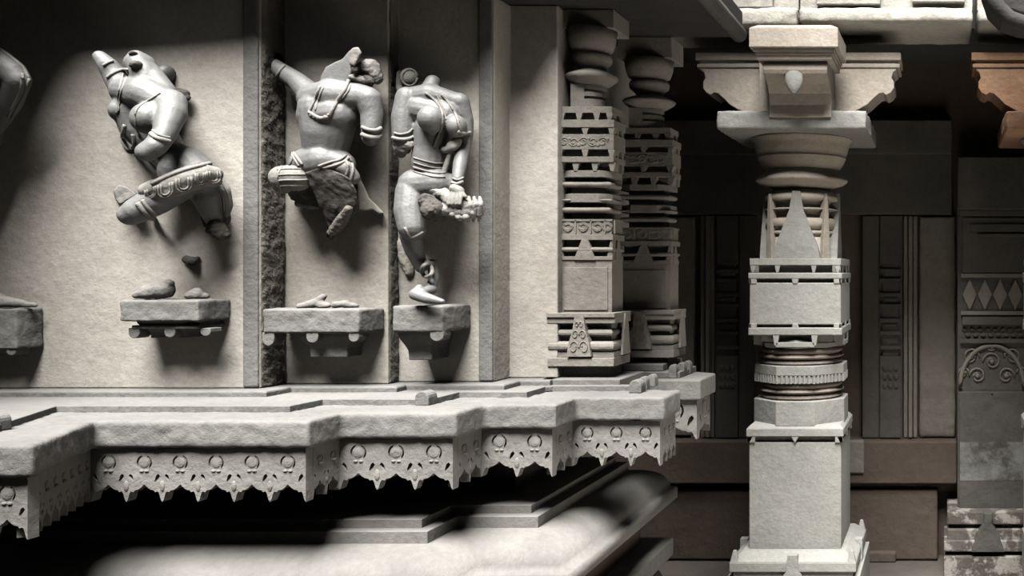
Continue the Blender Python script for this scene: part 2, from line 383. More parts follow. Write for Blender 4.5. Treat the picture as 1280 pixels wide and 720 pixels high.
# ------------------------------------------------------------------ brackets that carry the figures
def bracket(Dw, Df, xl, xr, yt, yb, label, pend, corbel, ledge_lip=False, slots=False, name='wall_bracket'):
    """slab front from px xl..xr at depth Df, rows yt..yb; pend = px centres of the drops below; corbel = (xl, xr, y) of the block beneath"""
    X0, X1 = XX(xl, Df), XX(xr, Df); Z1, Z0 = ZZ(yt, Df), ZZ(yb, Df)
    t = thing(name, label, 'bracket', ((X0+X1)/2, Dw-.001, Z0), 'brackets under the figures')
    m = MB(); m.plan([(X0, Df), (X1, Df), (X1+.004, Df+.03), (X1+.006, Dw-.002), (X0-.006, Dw-.002)], Z0, Z1)
    me = worn(m, .005, .0022, 30, 2); obj_ = link('slab', me, M['ledge'], t, smooth=True)
    k = Df/F
    if ledge_lip:
        m = MB(); m.box(X0+.018, X1-.012, Df+.018, Dw-.002, Z0-.022, Z0-.012); m.box(X0+.03, X1-.02, Df+.03, Dw-.002, Z0-.02, Z0+.004); obj('lower_lip', m, 'ledge', t, bevel=.002)
    for px, w, h, cut in pend:
        c = XX(px, Df); W = w*k; H = h*k; off = .02 if ledge_lip else .004; zt = Z0-.02 if ledge_lip else Z0+.003
        n = 8; prof = [(c-W/2, zt)]+[(c+W/2*math.cos(math.pi+math.pi*i/n), zt-H*.45+H*.55*math.sin(math.pi+math.pi*i/n)) for i in range(n+1)]+[(c+W/2, zt)]
        m = MB(); m.prism(prof, Df+off, Df+off+.045); obj('drop', m, 'ledge', t, bevel=.002)
    cl, cr, cy = corbel
    Xa, Xb = XX(cl, Df+.03), XX(cr, Df+.03); zc = ZZ(cy, Df+.03)
    m = MB()
    rings = []
    for q in range(7):
        s = q/6; z = Z0+.002+(zc-Z0)*s; sh = .5*(1-math.cos(math.pi*min(1, s*1.25)))*.5
        dx = (Xb-Xa)*.20*sh*1.6; y0 = Df+.022+(Dw-Df-.03)*.55*sh
        rings.append([(Xa+dx, y0, z), (Xb-dx, y0, z), (Xb-dx, Dw-.002, z), (Xa+dx, Dw-.002, z)])
    m.loops(rings); obj('corbel', m, 'ledge', t, bevel=.003)
    return t
b1 = bracket(2.9, 2.78, 150, 248, 375, 402, 'grey stone bracket with a scalloped under-lip, holding two broken feet below the dancer', [(160, 14, 13, 0), (205, 14, 12, 0), (250, 13, 10, 0)], (172, 235, 424), True)
b2 = bracket(3.01, 2.885, 329, 449, 386, 417, 'broad stone bracket with three drops, holding only rubble below the figure with an outstretched arm', [(334, 15, 17, 0), (389, 15, 13, 0), (441, 13, 12, 0)], (372, 440, 448))
b3 = bracket(3.065, 2.90, 490, 553, 382, 415, 'narrow stone bracket under the pointed foot of the standing woman', [(545, 17, 13, 0)], (497, 540, 452))
b0 = bracket(2.9, 2.82, -60, 21, 386, 436, 'thick stone bracket cut off by the left edge, a foot on top', [(12, 12, 10, 0)], (-40, 12, 446), name='wall_bracket')

# broken feet left on the brackets
def lump(name, label, cat, prims, Dref, mat='figw', vox=.0035, amp=.002, loc=None, parts=()):
    m = MB()
    for p in prims: m.capsule(*p)
    me = worn(m, vox, amp, 35, 3)
    zmin = min(v.co.z for v in me.vertices)
    o = link(name, me, M[mat], None, loc=(sum(v.co.x for v in me.vertices)/len(me.vertices), Dref, zmin), smooth=True)
    if label: tag(o, label, cat)
    return o
def q(Dw, px, py, o): return P(px, py, Dw-o)
k1 = 2.9/F
zb1 = ZZ(375, 2.78)
def onz(px, D, z): return Vector((XX(px, D), D, z))
lump('foot_fragment', 'broken stone foot with a flat torn top, lying towards the left of the scalloped bracket', 'stone foot',
     [(onz(172, 2.815, zb1+.014), .013, onz(184, 2.82, zb1+.020), .019), (onz(184, 2.82, zb1+.022), .021, onz(206, 2.83, zb1+.028), .026), (onz(192, 2.82, zb1+.04), .010, onz(212, 2.83, zb1+.048), .013)], 2.82)
lump('foot_fragment', 'small rounded stump of a stone foot, towards the right of the scalloped bracket', 'stone foot',
     [(onz(236, 2.825, zb1+.012), .012, onz(246, 2.83, zb1+.018), .017), (onz(248, 2.83, zb1+.012), .012, onz(258, 2.84, zb1+.010), .009)], 2.83)
zb2 = ZZ(386, 2.885)
lump('rubble_fragment', 'low crumbled remains of a foot with a pointed top on the broad bracket', 'rubble',
     [(onz(374, 2.93, zb2+.006), .008, onz(392, 2.94, zb2+.014), .014), (onz(392, 2.94, zb2+.014), .014, onz(404, 2.945, zb2+.034), .010), (onz(400, 2.94, zb2+.010), .012, onz(410, 2.94, zb2+.008), .009)], 2.93)
lump('rubble_fragment', 'flat crumbled remains on the right end of the broad bracket', 'rubble',
     [(onz(418, 2.94, zb2+.010), .011, onz(432, 2.94, zb2+.014), .012), (onz(432, 2.94, zb2+.012), .012, onz(446, 2.95, zb2+.006), .007)], 2.93)
zb0 = ZZ(386, 2.82)
lump('foot_fragment', 'stone foot resting on the thick bracket at the left edge of the photo', 'stone foot',
     [(onz(-40, 2.84, zb0+.03), .026, onz(-5, 2.845, zb0+.026), .024), (onz(-5, 2.845, zb0+.022), .020, onz(30, 2.85, zb0+.014), .012), (onz(30, 2.85, zb0+.012), .011, onz(44, 2.853, zb0+.010), .007)], 2.84)

# ------------------------------------------------------------------ carved square pillars at the corner
def tri_board(m, cx, z0, z1, w0, w1, y, th=.008):
    m.prism([(cx-w0/2, z0), (cx+w0/2, z0), (cx+w1/2, z1), (cx-w1/2, z1)], y, y+th); return m
def carved_pillar(Df, px0, sy, label, dep=.11, zb=ZW+.0008):
    """tiers measured on the near pillar (front centre px 732, front at 3.22) and carried to another place by px0 (centre) and sy: row -> row"""
    k = Df/F; cx = XX(px0, Df)
    S = lambda w: w*k
    Z = lambda y: ZZ(sy(y), Df)
    t = thing('carved_pillar', label, 'pillar', (cx, Df+dep, zb), 'carved corner pillars')
    yb_ = Df+dep
    def tier(m, hw, y0, y1, fwd=0.0):
        m.box(cx-S(hw), cx+S(hw), Df-fwd, yb_+fwd*.2, Z(y1), Z(y0)); return m
    def rolltier(m, hw, y0, y1, fwd):
        z0, z1 = Z(y1), Z(y0); zm = (z0+z1)/2; rings = []
        for i in range(7):
            a = -math.pi/2+math.pi*i/6; r = math.cos(a)
            w = S(hw)-.012*(1-r); f = fwd-.012*(1-r)
            rings.append([(cx-w, Df-f, zm+(z1-z0)/2*math.sin(a)), (cx+w, Df-f, zm+(z1-z0)/2*math.sin(a)), (cx+w, yb_, zm+(z1-z0)/2*math.sin(a)), (cx-w, yb_, zm+(z1-z0)/2*math.sin(a))])
        m.loops(rings); return m
    def slotrow(m, hw, y0, y1, struts, fwd=0.0, rec=.02):
        tier(m, hw-6, y0, y1, fwd-rec)
        for s in struts:
            c = cx+S(s); w1, w0 = S(4.5), S(2.2)
            m.prism([(c-w0, Z(y1)), (c+w0, Z(y1)), (c+w1, Z(y0)), (c-w1, Z(y0))], Df-fwd, Df-fwd+rec+.01)
        for sgn in (1,):
            for yy in (.33, .8):
                c = Df+(yb_-Df)*yy
                m.prismx([(c-.006, Z(y1)), (c+.006, Z(y1)), (c+.012, Z(y0)), (c-.012, Z(y0))], cx+S(hw)-S(6)-.005, cx+S(hw))
        return m
    # foot
    m = MB(); m.box(cx-S(33), cx+S(31), Df-.002, yb_, zb, Z(455)); obj('foot', m, 'pil', t)
    m = MB(); tier(m, 41, 446, 456.5, .045); tier(m, 40, 439, 446, .035); tier(m, 34, 391, 440, .01)
    rolltier(m, 41, 426, 438, .045); rolltier(m, 38, 411, 420, .035); tier(m, 42, 396, 403.5, .042); tier(m, 42, 390.5, 396, .048)
    b = obj('base', m, 'pil', t, bevel=.002)
    # leaf shaped panel on the base with scroll carving
    zt, zlo = Z(392), Z(444); y = Df-.052
    m = MB(); m.board([(-S(15), zlo), (S(15), zlo), (S(13), zlo+.30*(zt-zlo)), (S(8), zlo+.62*(zt-zlo)), (S(5), zt), (-S(5), zt), (-S(8), zlo+.62*(zt-zlo)), (-S(13), zlo+.30*(zt-zlo))], [], lambda u, v, w: (cx-.003+u, y+w, v), .03)
    for sg in (-1, 1):
        for (cu, cv, r) in ((.42, .22, .020), (.30, .52, .014), (.16, .76, .009)):
            pts = []
            for i in range(15):
                a = i/14*math.pi*2.2; rr = r*(1-.55*i/14)
                pts.append((cx-.003+sg*(cu*S(15)-rr*math.cos(a)*.75), y-.001, zlo+cv*(zt-zlo)+rr*math.sin(a)*1.1))
            m.tube(pts, .0022, 5)
    o = obj('leaf_panel', m, 'pil', b)
    m = MB()
    m.prismx([(Df+.02, Z(444)), (Df+.10, Z(444)), (Df+.072, Z(392)), (Df+.048, Z(392))], cx+S(41), cx+S(44)); obj('leaf_panel', m, 'pil', b)
    # plain shaft with a slightly sunk field
    m = MB(); m.box(cx-S(33), cx+S(33), Df+.0, yb_, Z(391), Z(324))
    m.box(cx-S(27), cx+S(28), Df-.0035, Df+.01, Z(388), Z(334)); obj('shaft', m, 'pil', t, bevel=.0015)
    m = MB(); tier(m, 35, 293, 300, .006); rolltier(m, 35, 309, 315, .008); tier(m, 27, 299, 325, -.02); tier(m, 33.5, 320.5, 325, .004)
    m.prism([(cx-S(14), Z(325)), (cx+S(13), Z(325)), (cx+S(3.5), Z(299)), (cx-S(4), Z(299))], Df-.007, Df+.03)
    for sg in (-1, 1): m.prism([(cx+sg*S(26), Z(325)), (cx+sg*S(34), Z(325)), (cx+sg*S(34), Z(299)), (cx+sg*S(31.5), Z(299))][::sg], Df-.002, Df+.03)
    m.prismx([(Df+.02, Z(325)), (Df+.09, Z(325)), (Df+.06, Z(299)), (Df+.045, Z(299))], cx+S(27), cx+S(35)); obj('notched_band', m, 'pil', t, bevel=.001)
    # frieze with small scrolls
    m = MB(); tier(m, 32.5, 274, 293, .0)
    for i, uc in enumerate((-22, -3, 15, 27)):
        for j in range(3):
            pts = []
            for s in range(12):
                a = s/11*math.pi*2.1+j*2.1; r = S(6.5)*(1-.5*s/11)
                pts.append((cx+S(uc)+r*math.cos(a), Df-.001, Z(283.5)+r*math.sin(a)*.95))
            m.tube(pts, .0024, 5)
        m.box(cx+S(uc+9), cx+S(uc+10.5), Df-.004, Df+.002, Z(292), Z(275))
    m.box(cx-S(34), cx+S(34), Df-.004, yb_, Z(276.5), Z(274)); obj('frieze', m, 'pil', t)
    # lathe-like discs
    m = MB(); tier(m, 22, 203, 274, -.03); obj('core', m, 'pil', t)
    for (y0, y1, hw, kind) in ((259, 266, 31, 'r'), (242, 253, 31, 'o'), (248.5, 252, 33, 'r'), (227, 234, 32, 'r'), (213, 221.5, 32, 'o')):
        m = MB()
        if kind == 'r': rolltier(m, hw, y0, y1, .0)
        else:
            w = S(hw); c = S(9)
            m.plan([(cx-w, yb_), (cx-w, Df+c), (cx-w+c*1.6, Df-.002), (cx+w-c*1.6, Df-.002), (cx+w, Df+c), (cx+w, yb_)], Z(y1), Z(y0))
        obj('disc', m, 'pil', t, bevel=.0015)
    m = MB(); tier(m, 36, 196, 203, .008); slotrow(m, 36, 203, 214, (-12, 12, 33.5), .004, .03); obj('slotted_band', m, 'pil', t, bevel=.001)
    m = MB(); tier(m, 36, 168, 187, .006); slotrow(m, 36, 187, 196, (-32, 0, 33), .006); slotrow(m, 36, 159.5, 168, (-32, 0, 33), .006)
    for i, uc in enumerate((-26, -14, -2, 10, 22)):
        pts = []
        for j in range(16):
            a = j/15*math.pi*2.6+(i % 2)*math.pi; r = S(6.5)*(1-.65*j/15); pts.append((cx+S(uc)+r*math.cos(a), Df-.006, Z(177.5)+r*.9*math.sin(a)))
        m.tube(pts, .0028, 5)
        m.ball((cx+S(uc+6), Df-.006, Z(177.5+(4 if i % 2 else -4))), (.008, .003, .006), nu=8, nv=5)
    obj('carved_band', m, 'pil', t, bevel=.001)
    m = MB(); tier(m, 36.5, 150, 159.5, .008); slotrow(m, 33, 141, 150, (-30, -8, 14, 30), .002); tier(m, 33, 133, 141, .0); obj('slotted_band', m, 'pil', t, bevel=.001)
    # round neck, disc and cup
    cy_ = Df+S(22)
    m = MB(); m.lathe(cx-.002, cy_, [(S(r), Z(y)) for r, y in ((19, 134), (19, 123), (16, 122), (16, 119.5), (19, 119), (19, 114), (16, 113), (16, 110), (19, 109), (19, 105), (12, 103))]); o = obj('neck', m, 'pil', t)
    m = MB(); m.box(cx-S(20), cx-S(3), cy_-S(19), cy_, Z(134), Z(104)); obj('plain_face', m, 'pil', o)
    m = MB(); m.lathe(cx, cy_, [(S(r), Z(y)) for r, y in ((14, 106), (22, 103), (30, 97), (33, 93), (30, 90), (20, 86), (16, 84))]); obj('disc', m, 'pil', t, smooth=True)
    m = MB(); m.lathe(cx, cy_, [(S(r), Z(y)) for r, y in ((15, 86), (18, 80), (24, 74), (25, 68), (23, 64), (20, 63), (26, 58), (29, 48), (31, 33))]); obj('cup', m, 'pil', t, smooth=True)
    m = MB(); m.box(cx-S(34), cx+S(34), Df+.01, yb_+.06, Z(34), ZE-.0015); obj('abacus', m, 'pil', t, bevel=.003)
    return t
carved_pillar(3.22, 732, lambda y: y, 'lit square pillar of stacked carved bands, standing at the right end of the figured wall')
carved_pillar(3.60, 805, lambda y: 338+(y-338)*.885+3.0, 'dark square pillar of stacked carved bands, standing behind the lit carved pillar', zb=ZL+.0478)

# ------------------------------------------------------------------ free-standing hall pillar
def hall_pillar(Df, px0, label, mats, group, k=None):
    k = Df/F; cx = XX(px0, Df); hw = 57*k; cy = Df+hw
    S = lambda w: w*k
    Z = lambda y: ZZ(y, Df)
    base, shaft, ring, cap = mats
    t = thing('hall_pillar', label, 'pillar', (cx, cy, 0), group)
    def sq(m, w, y0, y1): m.box(cx-S(w), cx+S(w), cy-S(w), cy+S(w), Z(y1), Z(y0)); return m
    # plinth: two slabs with a notched gap and a stepped triangle on each side
    pl_ = MB(); pl_.box(cx-S(82), cx+S(82), cy-S(82), cy+S(82), 0, Z(716))
    sq(pl_, 74, 709, 718)
    z0, z1, z2 = Z(709), Z(697), Z(686)
    pl_.box(cx-S(78), cx+S(78), cy-S(78), cy+S(78), z0, z1)
    pl_.taper((cx-S(78), cx+S(78), cy-S(78), cy+S(78)), (cx-S(64), cx+S(64), cy-S(64), cy+S(64)), z1, z2)
    pb = obj('plinth', pl_, base, t, bevel=.004)
    for a in range(4):
        m = MB(); m.prism([(-S(14), Z(740)), (S(14), Z(740)), (S(11), Z(712)), (S(8), Z(708)), (S(6), Z(688)), (-S(6), Z(688)), (-S(8), Z(708)), (-S(11), Z(712))], -S(79.5), -S(70))
        R = Matrix.Rotation(a*math.pi/2, 3, 'Z'); m.v = [R @ v+Vector((cx, cy, 0)) for v in m.v]; obj('leaf_panel', m, base, pb)
        m = MB(); m.taper(*[tuple(v) for v in [[cx+(-1 if a % 2 else 1)*S(72)-S(r), cx+(-1 if a % 2 else 1)*S(72)+S(r), cy+(-1 if a > 1 else 1)*S(72)-S(r), cy+(-1 if a > 1 else 1)*S(72)+S(r)] for r in (5.5, 2)]], z1-S(1), z2+S(3)); obj('corner_nib', m, base, pb, bevel=.004)
    # lower shaft
    m = MB(); sq(m, 57.5, 553, 690); obj('lower_shaft', m, shaft, t, bevel=.004)
    # notched gap + octagonal block
    m = MB(); sq(m, 51, 545, 554); sq(m, 60.5, 536, 545); m.taper((cx-S(60.5), cx+S(60.5), cy-S(60.5), cy+S(60.5)), (cx-S(56), cx+S(56), cy-S(56), cy+S(56)), Z(536), Z(531))
    for a in range(4):
        mm = MB(); mm.prism([(-S(5), Z(545)), (S(5), Z(545)), (0, Z(554))], -S(60), -S(50)); mm.prism([(-S(60), Z(553)), (-S(56), Z(553)), (-S(52), Z(545)), (-S(60), Z(545))], -S(60), -S(50)); mm.prism([(S(60), Z(553)), (S(56), Z(553)), (S(52), Z(545)), (S(60), Z(545))], -S(60), -S(50))
        R = Matrix.Rotation(a*math.pi/2, 3, 'Z'); m.add([R @ v+Vector((cx, cy, 0)) for v in mm.v], mm.f)
    obj('notched_band', m, shaft, t, bevel=.002)
    m = MB(); m.ngon(cx, cy, S(58), S(58), Z(533), Z(502), 8); obj('octagonal_block', m, shaft, t, bevel=.003)
    # reddish turned rings
    def rings(lst, r0):
        m = MB(); prof = [(r0-6, lst[0][0]+1)]
        for (yb, yt, r) in lst:
            ym = (yb+yt)/2; prof += [(r-3, yb), (r-1, yb-.18*(yb-yt)), (r, yb-.4*(yb-yt)), (r-.6, yb-.6*(yb-yt)), (r-2.5, yb-.85*(yb-yt)), (r-5, yt)]
        prof.append((r0-8, lst[-1][1]-1))
        m.lathe(cx, cy, [(S(r), Z(y)) for r, y in prof]); return obj('turned_rings', m, ring, t, smooth=False)
    rings([(503, 494.5, 53), (493.5, 488.5, 55), (487.5, 480, 53)], 52)
    m = MB(); m.ngon(cx, cy, S(57), S(57), Z(470), Z(458), 8); m.ngon(cx, cy, S(55.5), S(55.5), Z(480), Z(470), 8)
    ob = obj('octagonal_band', m, shaft, t, bevel=.0025)
    m = MB()
    for i in range(64):                               # fringe of short ribs under the band
        a = 2*math.pi*i/64; sec = ((a+math.pi/8) % (math.pi/4))-math.pi/8; r = S(57)/math.cos(sec)-.004
        m.ngon(cx+r*math.cos(a), cy+r*math.sin(a), .0055, .0055, Z(480), Z(470), 6)
    obj('ribbed_fringe', m, shaft, ob)
    rings([(459, 451, 53), (450, 445, 55), (444, 436, 53)], 52)
    m = MB(); m.lathe(cx, cy, [(S(r), Z(y)) for r, y in ((46, 438), (57, 435), (58, 430), (54, 426), (44, 421))], 8); sq(m, 45, 418, 428)
    for a in range(4):
        mm = MB()
        for u in (-24, 24): mm.prism([(S(u-2), Z(432)), (S(u+2), Z(432)), (S(u+4), Z(419)), (S(u-4), Z(419))], -S(58), -S(44))
        mm.prism([(-S(24), Z(434)), (S(24), Z(434)), (S(24), Z(428)), (-S(24), Z(428))], -S(58), -S(44))
        R = Matrix.Rotation(a*math.pi/2, 3, 'Z'); m.add([R @ v+Vector((cx, cy, 0)) for v in mm.v], mm.f)
    obj('notched_octagon', m, shaft, t, bevel=.0015)
    # square block between slotted lips
    m = MB(); sq(m, 57, 353.5, 406); sq(m, 50, 347, 411); sq(m, 58.5, 409.5, 419); sq(m, 58.5, 341, 348.5)
    for a in range(4):
        mm = MB()
        mm.prism([(-S(3), Z(355)), (S(3), Z(355)), (S(5), Z(347)), (-S(5), Z(347))], -S(58), -S(48)); mm.prism([(-S(5), Z(412)), (S(5), Z(412)), (S(3), Z(404)), (-S(3), Z(404))], -S(58), -S(48))
        for sg in (-1, 1): mm.prism([(sg*S(54), Z(355)), (sg*S(58), Z(355)), (sg*S(58), Z(347)), (sg*S(54), Z(347))][::sg], -S(58), -S(48)); mm.prism([(sg*S(54), Z(412)), (sg*S(58), Z(412)), (sg*S(58), Z(404)), (sg*S(54), Z(404))][::sg], -S(58), -S(48))
        R = Matrix.Rotation(a*math.pi/2, 3, 'Z'); m.add([R @ v+Vector((cx, cy, 0)) for v in mm.v], mm.f)
    obj('square_block', m, shaft, t, bevel=.004)
    m = MB(); sq(m, 49, 330, 342); sq(m, 57, 323, 331.5)
    for a in range(4):
        mm = MB()
        for u in (-53, -22.5, 23, 53): mm.prism([(S(u-1.5), Z(341)), (S(u+1.5), Z(341)), (S(u+4), Z(330)), (S(u-4), Z(330))], -S(56.5), -S(46))
        R = Matrix.Rotation(a*math.pi/2, 3, 'Z'); m.add([R @ v+Vector((cx, cy, 0)) for v in mm.v], mm.f)
    obj('slotted_slab', m, shaft, t, bevel=.002)
    # drum with grooves and a tall triangle on each face
    m = MB(); prof = [(47, 324), (47, 312), (46, 311), (46, 296), (44, 295), (44, 293), (47, 292), (47, 288), (45, 287), (45, 285), (47.5, 284), (48, 272), (40, 270.5), (40, 262), (48, 260.5), (48, 259), (40, 257.5), (40, 250), (48.5, 248.5), (48, 243), (44, 238), (36, 234), (30, 233)]
    m.lathe(cx, cy, [(S(r), Z(y)) for r, y in prof], 64); dr = obj('drum', m, cap, t)
    for p in dr.data.polygons: p.use_smooth = abs(p.normal.z) < .2
    for a in range(4):
        m = MB(); m.prism([(-S(30), Z(323)), (S(30), Z(323)), (S(27), Z(309)), (S(9), Z(262)), (S(5), Z(238)), (-S(5), Z(238)), (-S(9), Z(262)), (-S(27), Z(309))], -S(49.5), -S(38))
        R = Matrix.Rotation(a*math.pi/2, 3, 'Z'); m.v = [R @ v+Vector((cx, cy, 0)) for v in m.v]; obj('triangle_panel', m, shaft, dr, bevel=.001)
        R = Matrix.Rotation(a*math.pi/2+math.pi/4, 3, 'Z')
        m = MB(); m.prism([(-S(6), Z(323)), (S(6), Z(323)), (S(2.5), Z(250)), (0, Z(240)), (-S(2.5), Z(250))], -S(52), -S(42)); m.v = [R @ v+Vector((cx, cy, 0)) for v in m.v]; obj('triangle_panel', m, cap, dr, bevel=.001)
    m = MB(); m.lathe(cx, cy, [(S(r), Z(y)) for r, y in ((30, 234), (44, 230), (54, 226.5), (59, 223), (60, 221), (58, 218.5), (50, 213), (46, 207), (45, 206))], 64); o = obj('disc', m, cap, t, smooth=True)
    m = MB(); m.lathe(cx, cy, [(S(r), Z(y)) for r, y in ((45, 208), (49, 206), (54, 200), (57, 193), (57.5, 191.5), (56.5, 191), (59, 186), (61, 178), (62, 172), (66, 169), (66, 167))], 64); obj('cup', m, cap, t, smooth=True)
    m = MB(); sq(m, 91, 144, 167); link('abacus', worn(m, .009, .003, 18, 1), M[shaft], t, smooth=True)
    # four-armed bracket capital
    arm = [(0, 140), (30, 140), (54, 139), (66, 137), (78, 132), (88, 126), (96, 118), (103, 112), (108, 111), (112, 114), (118, 111), (122, 105), (122, 97), (119, 92), (121, 85), (125, 82), (126, 74), (128, 66), (128, 60), (0, 60)]
    cp = MB(); cp.box(cx-S(47), cx+S(47), cy-S(47), cy+S(47), Z(143), Z(35)); co = obj('capital', cp, cap, t, bevel=.004)
    for a in (1, 3, 2):
        m = MB()
        m.prism([(S(u), Z(v)) for u, v in arm], -S(30), S(30)); m.box(0, S(129.5), -S(31.5), S(31.5), Z(79), Z(74)); m.box(0, S(131), -S(33), S(33), Z(70), Z(60))
        R = Matrix.Rotation({1: 0, 3: math.pi, 2: math.pi/2}[a], 3, 'Z'); m.v = [R @ v+Vector((cx, cy, 0)) for v in m.v]; obj('bracket_arm', m, cap, co, bevel=.003)
    # the arm towards the courtyard, seen end on: stepped head, round lip, hollow below, a hanging bud
    yf = Df-.26; kf = yf/F; cx = XX(px0, yf)
    S = lambda w: w*kf
    Z = lambda y: ZZ(y, yf)
    m = MB()
    m.prismx([(yf+S(40), Z(140)), (yf+S(42), Z(124)), (yf+S(38), Z(110)), (yf+S(26), Z(100)), (yf+S(10), Z(94.5)), (yf+S(2), Z(92)), (yf, Z(87)), (yf+S(1), Z(80)), (yf+S(5), Z(75)), (Df+.01, Z(75)), (Df+.01, Z(140))], cx-S(40), cx+S(40))
    for (w, f, y0, y1) in ((47, -5, 69, 75.5), (48.5, -7, 65, 70), (50, -9, 61, 66), (55, -14, 38, 62)):
        m.box(cx-S(w), cx+S(w), yf+S(f), Df+.01, Z(y1), Z(y0))
    m.taper((cx-S(55), cx+S(55), yf-S(14), Df+.01), (cx-S(46), cx+S(46), yf-S(6), Df+.01), Z(38), Z(33)); fa = obj('bracket_arm', m, cap, co, bevel=.003)
    m = MB(); m.lathe(cx-S(2), yf+S(3), [(S(r), Z(y)) for r, y in ((.5, 118), (4, 115), (9, 108), (11.5, 100), (11, 93), (8, 88), (2, 86))], 20, .38); obj('bud', m, shaft, fa, smooth=True)
    return t
hp = hall_pillar(4.2, 994, 'tall pale free-standing pillar with a bracket capital, to the right of the figured wall', ('hall', 'hall', 'ring', 'cap'), 'free-standing pillars of the hall')
def copy_tree(o, parent=None):
    c = o.copy(); C.objects.link(c)
    if parent: c.parent = parent
    for ch in list(o.children): copy_tree(ch, c)
    return c
hp2 = copy_tree(hp); hp2.location.x = XX(1346, 4.2); hp2['label'] = 'pillar at the right edge with a brown bracket capital under a dark eave'
def repaint(o, m):
    if o.type == 'MESH' and o.material_slots:
        o.material_slots[0].link = 'OBJECT'; o.material_slots[0].material = m
    for ch in o.children: repaint(ch, m)
for ch in list(hp2.children):
    if ch.name.startswith('plinth'):
        for g in list(ch.children): bpy.data.objects.remove(g)
        bpy.data.objects.remove(ch)
m = MB(); x_, k_ = hp2.location.x, 4.2/F; m.box(x_-59*k_, x_+59*k_, hp2.location.y-59*k_, hp2.location.y+59*k_, 0, ZZ(690, 4.2)); obj('plinth', m, 'hall', hp2, bevel=.004)
for ch in hp2.children:
    if ch.name.startswith(('capital', 'abacus')): repaint(ch, M['brown'])

# ------------------------------------------------------------------ beams of the hall front
Db = 4.19
def beam(px0, px1, yb, label, blocks):
    x0, x1 = XX(px0, Db), XX(px1, Db); z0 = ZZ(yb, Db)
    t = thing('stone_beam', label, 'beam', ((x0+x1)/2, Db+.2, z0), 'beams over the hall pillars')
    m = MB(); m.box(x0, x1, Db, Db+.42, z0, ZZ(9, Db)); link('beam_face', worn(m, .012, .004, 12, 2), M['beam'], t, smooth=True)
    m = MB(); m.box(x0, x1, Db+.05, Db+.42, ZZ(10, Db), ZZ(-60, Db)); obj('upper_course', m, 'beam', t, bevel=.004)
    for a, b_, yy in blocks:
        m = MB(); m.box(XX(a, Db), XX(b_, Db), Db+.012, Db+.10, ZZ(yy, Db), ZZ(-30, Db)); obj('raised_block', m, 'beam', t, bevel=.006)
    return t
beam(700, 996, 33, 'bright sunlit stone beam, left of the joint over the pale pillar', [(908, 965, 9)])
beam(998, 1216, 28, 'bright sunlit stone beam, right of the joint over the pale pillar', [(1020, 1100, 5), (1140, 1206, 2)])
beam(1222, 1500, 28, 'shaded stone beam over the brownish capital at the right edge', [])

de = thing('hanging_eave', 'dark stone eave hanging over the brownish capital in the upper right corner', 'eave', (XX(1300, 3.7), 3.7, ZZ(30, 3.7)))
m = MB(); D_ = 3.72
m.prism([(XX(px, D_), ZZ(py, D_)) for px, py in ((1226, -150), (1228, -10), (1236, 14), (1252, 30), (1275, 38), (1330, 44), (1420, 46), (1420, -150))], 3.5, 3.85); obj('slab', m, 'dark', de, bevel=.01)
m = MB(); m.tube([(XX(px, 3.49), 3.5, ZZ(py, 3.49)) for px, py in ((1236, -20), (1246, 6), (1262, 22), (1290, 32), (1380, 40))], .03, 12); obj('rim', m, 'dark', de, smooth=True)

# ------------------------------------------------------------------ hall: floor, back wall, roof
m = MB(); m.box(-6, 4, -1.5, 7.0, -.2, 0); fl = struct('floor', m, 'floor', 'worn dark stone floor of the hall', 'floor')
m = MB(); m.box(-.35, 2.4, 1.2, 4.05, 0, .012); struct('floor_reflector', m, 'paving', 'added pale floor out of view, bouncing light onto the hall pillar', 'floor')  # unseen reflector slab, added to light the hall pillar from below
Dk = 5.4
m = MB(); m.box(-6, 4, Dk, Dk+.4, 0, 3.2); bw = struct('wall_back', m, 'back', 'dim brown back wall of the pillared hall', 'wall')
def bx(m, px0, px1, py0, py1, D, th): m.box(XX(px0, D), XX(px1, D), D, D+th, ZZ(py1, D), ZZ(py0, D)); return m
# seat-like band along the foot of the wall
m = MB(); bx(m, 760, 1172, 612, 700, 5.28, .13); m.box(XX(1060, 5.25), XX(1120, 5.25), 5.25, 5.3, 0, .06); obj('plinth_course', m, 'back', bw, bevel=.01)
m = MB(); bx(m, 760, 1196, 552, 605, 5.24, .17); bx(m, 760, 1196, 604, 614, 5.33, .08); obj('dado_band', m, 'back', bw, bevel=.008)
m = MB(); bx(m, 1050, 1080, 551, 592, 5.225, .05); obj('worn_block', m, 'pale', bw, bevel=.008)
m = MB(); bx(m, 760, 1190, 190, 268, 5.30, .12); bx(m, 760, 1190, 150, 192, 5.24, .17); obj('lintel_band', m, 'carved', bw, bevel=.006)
def panel(name, label, px0, px1, D, mat, cat='wall panel', group=None):
    t = thing(name, label, cat, (XX((px0+px1)/2, D), D+.06, ZZ(552, D))); return t
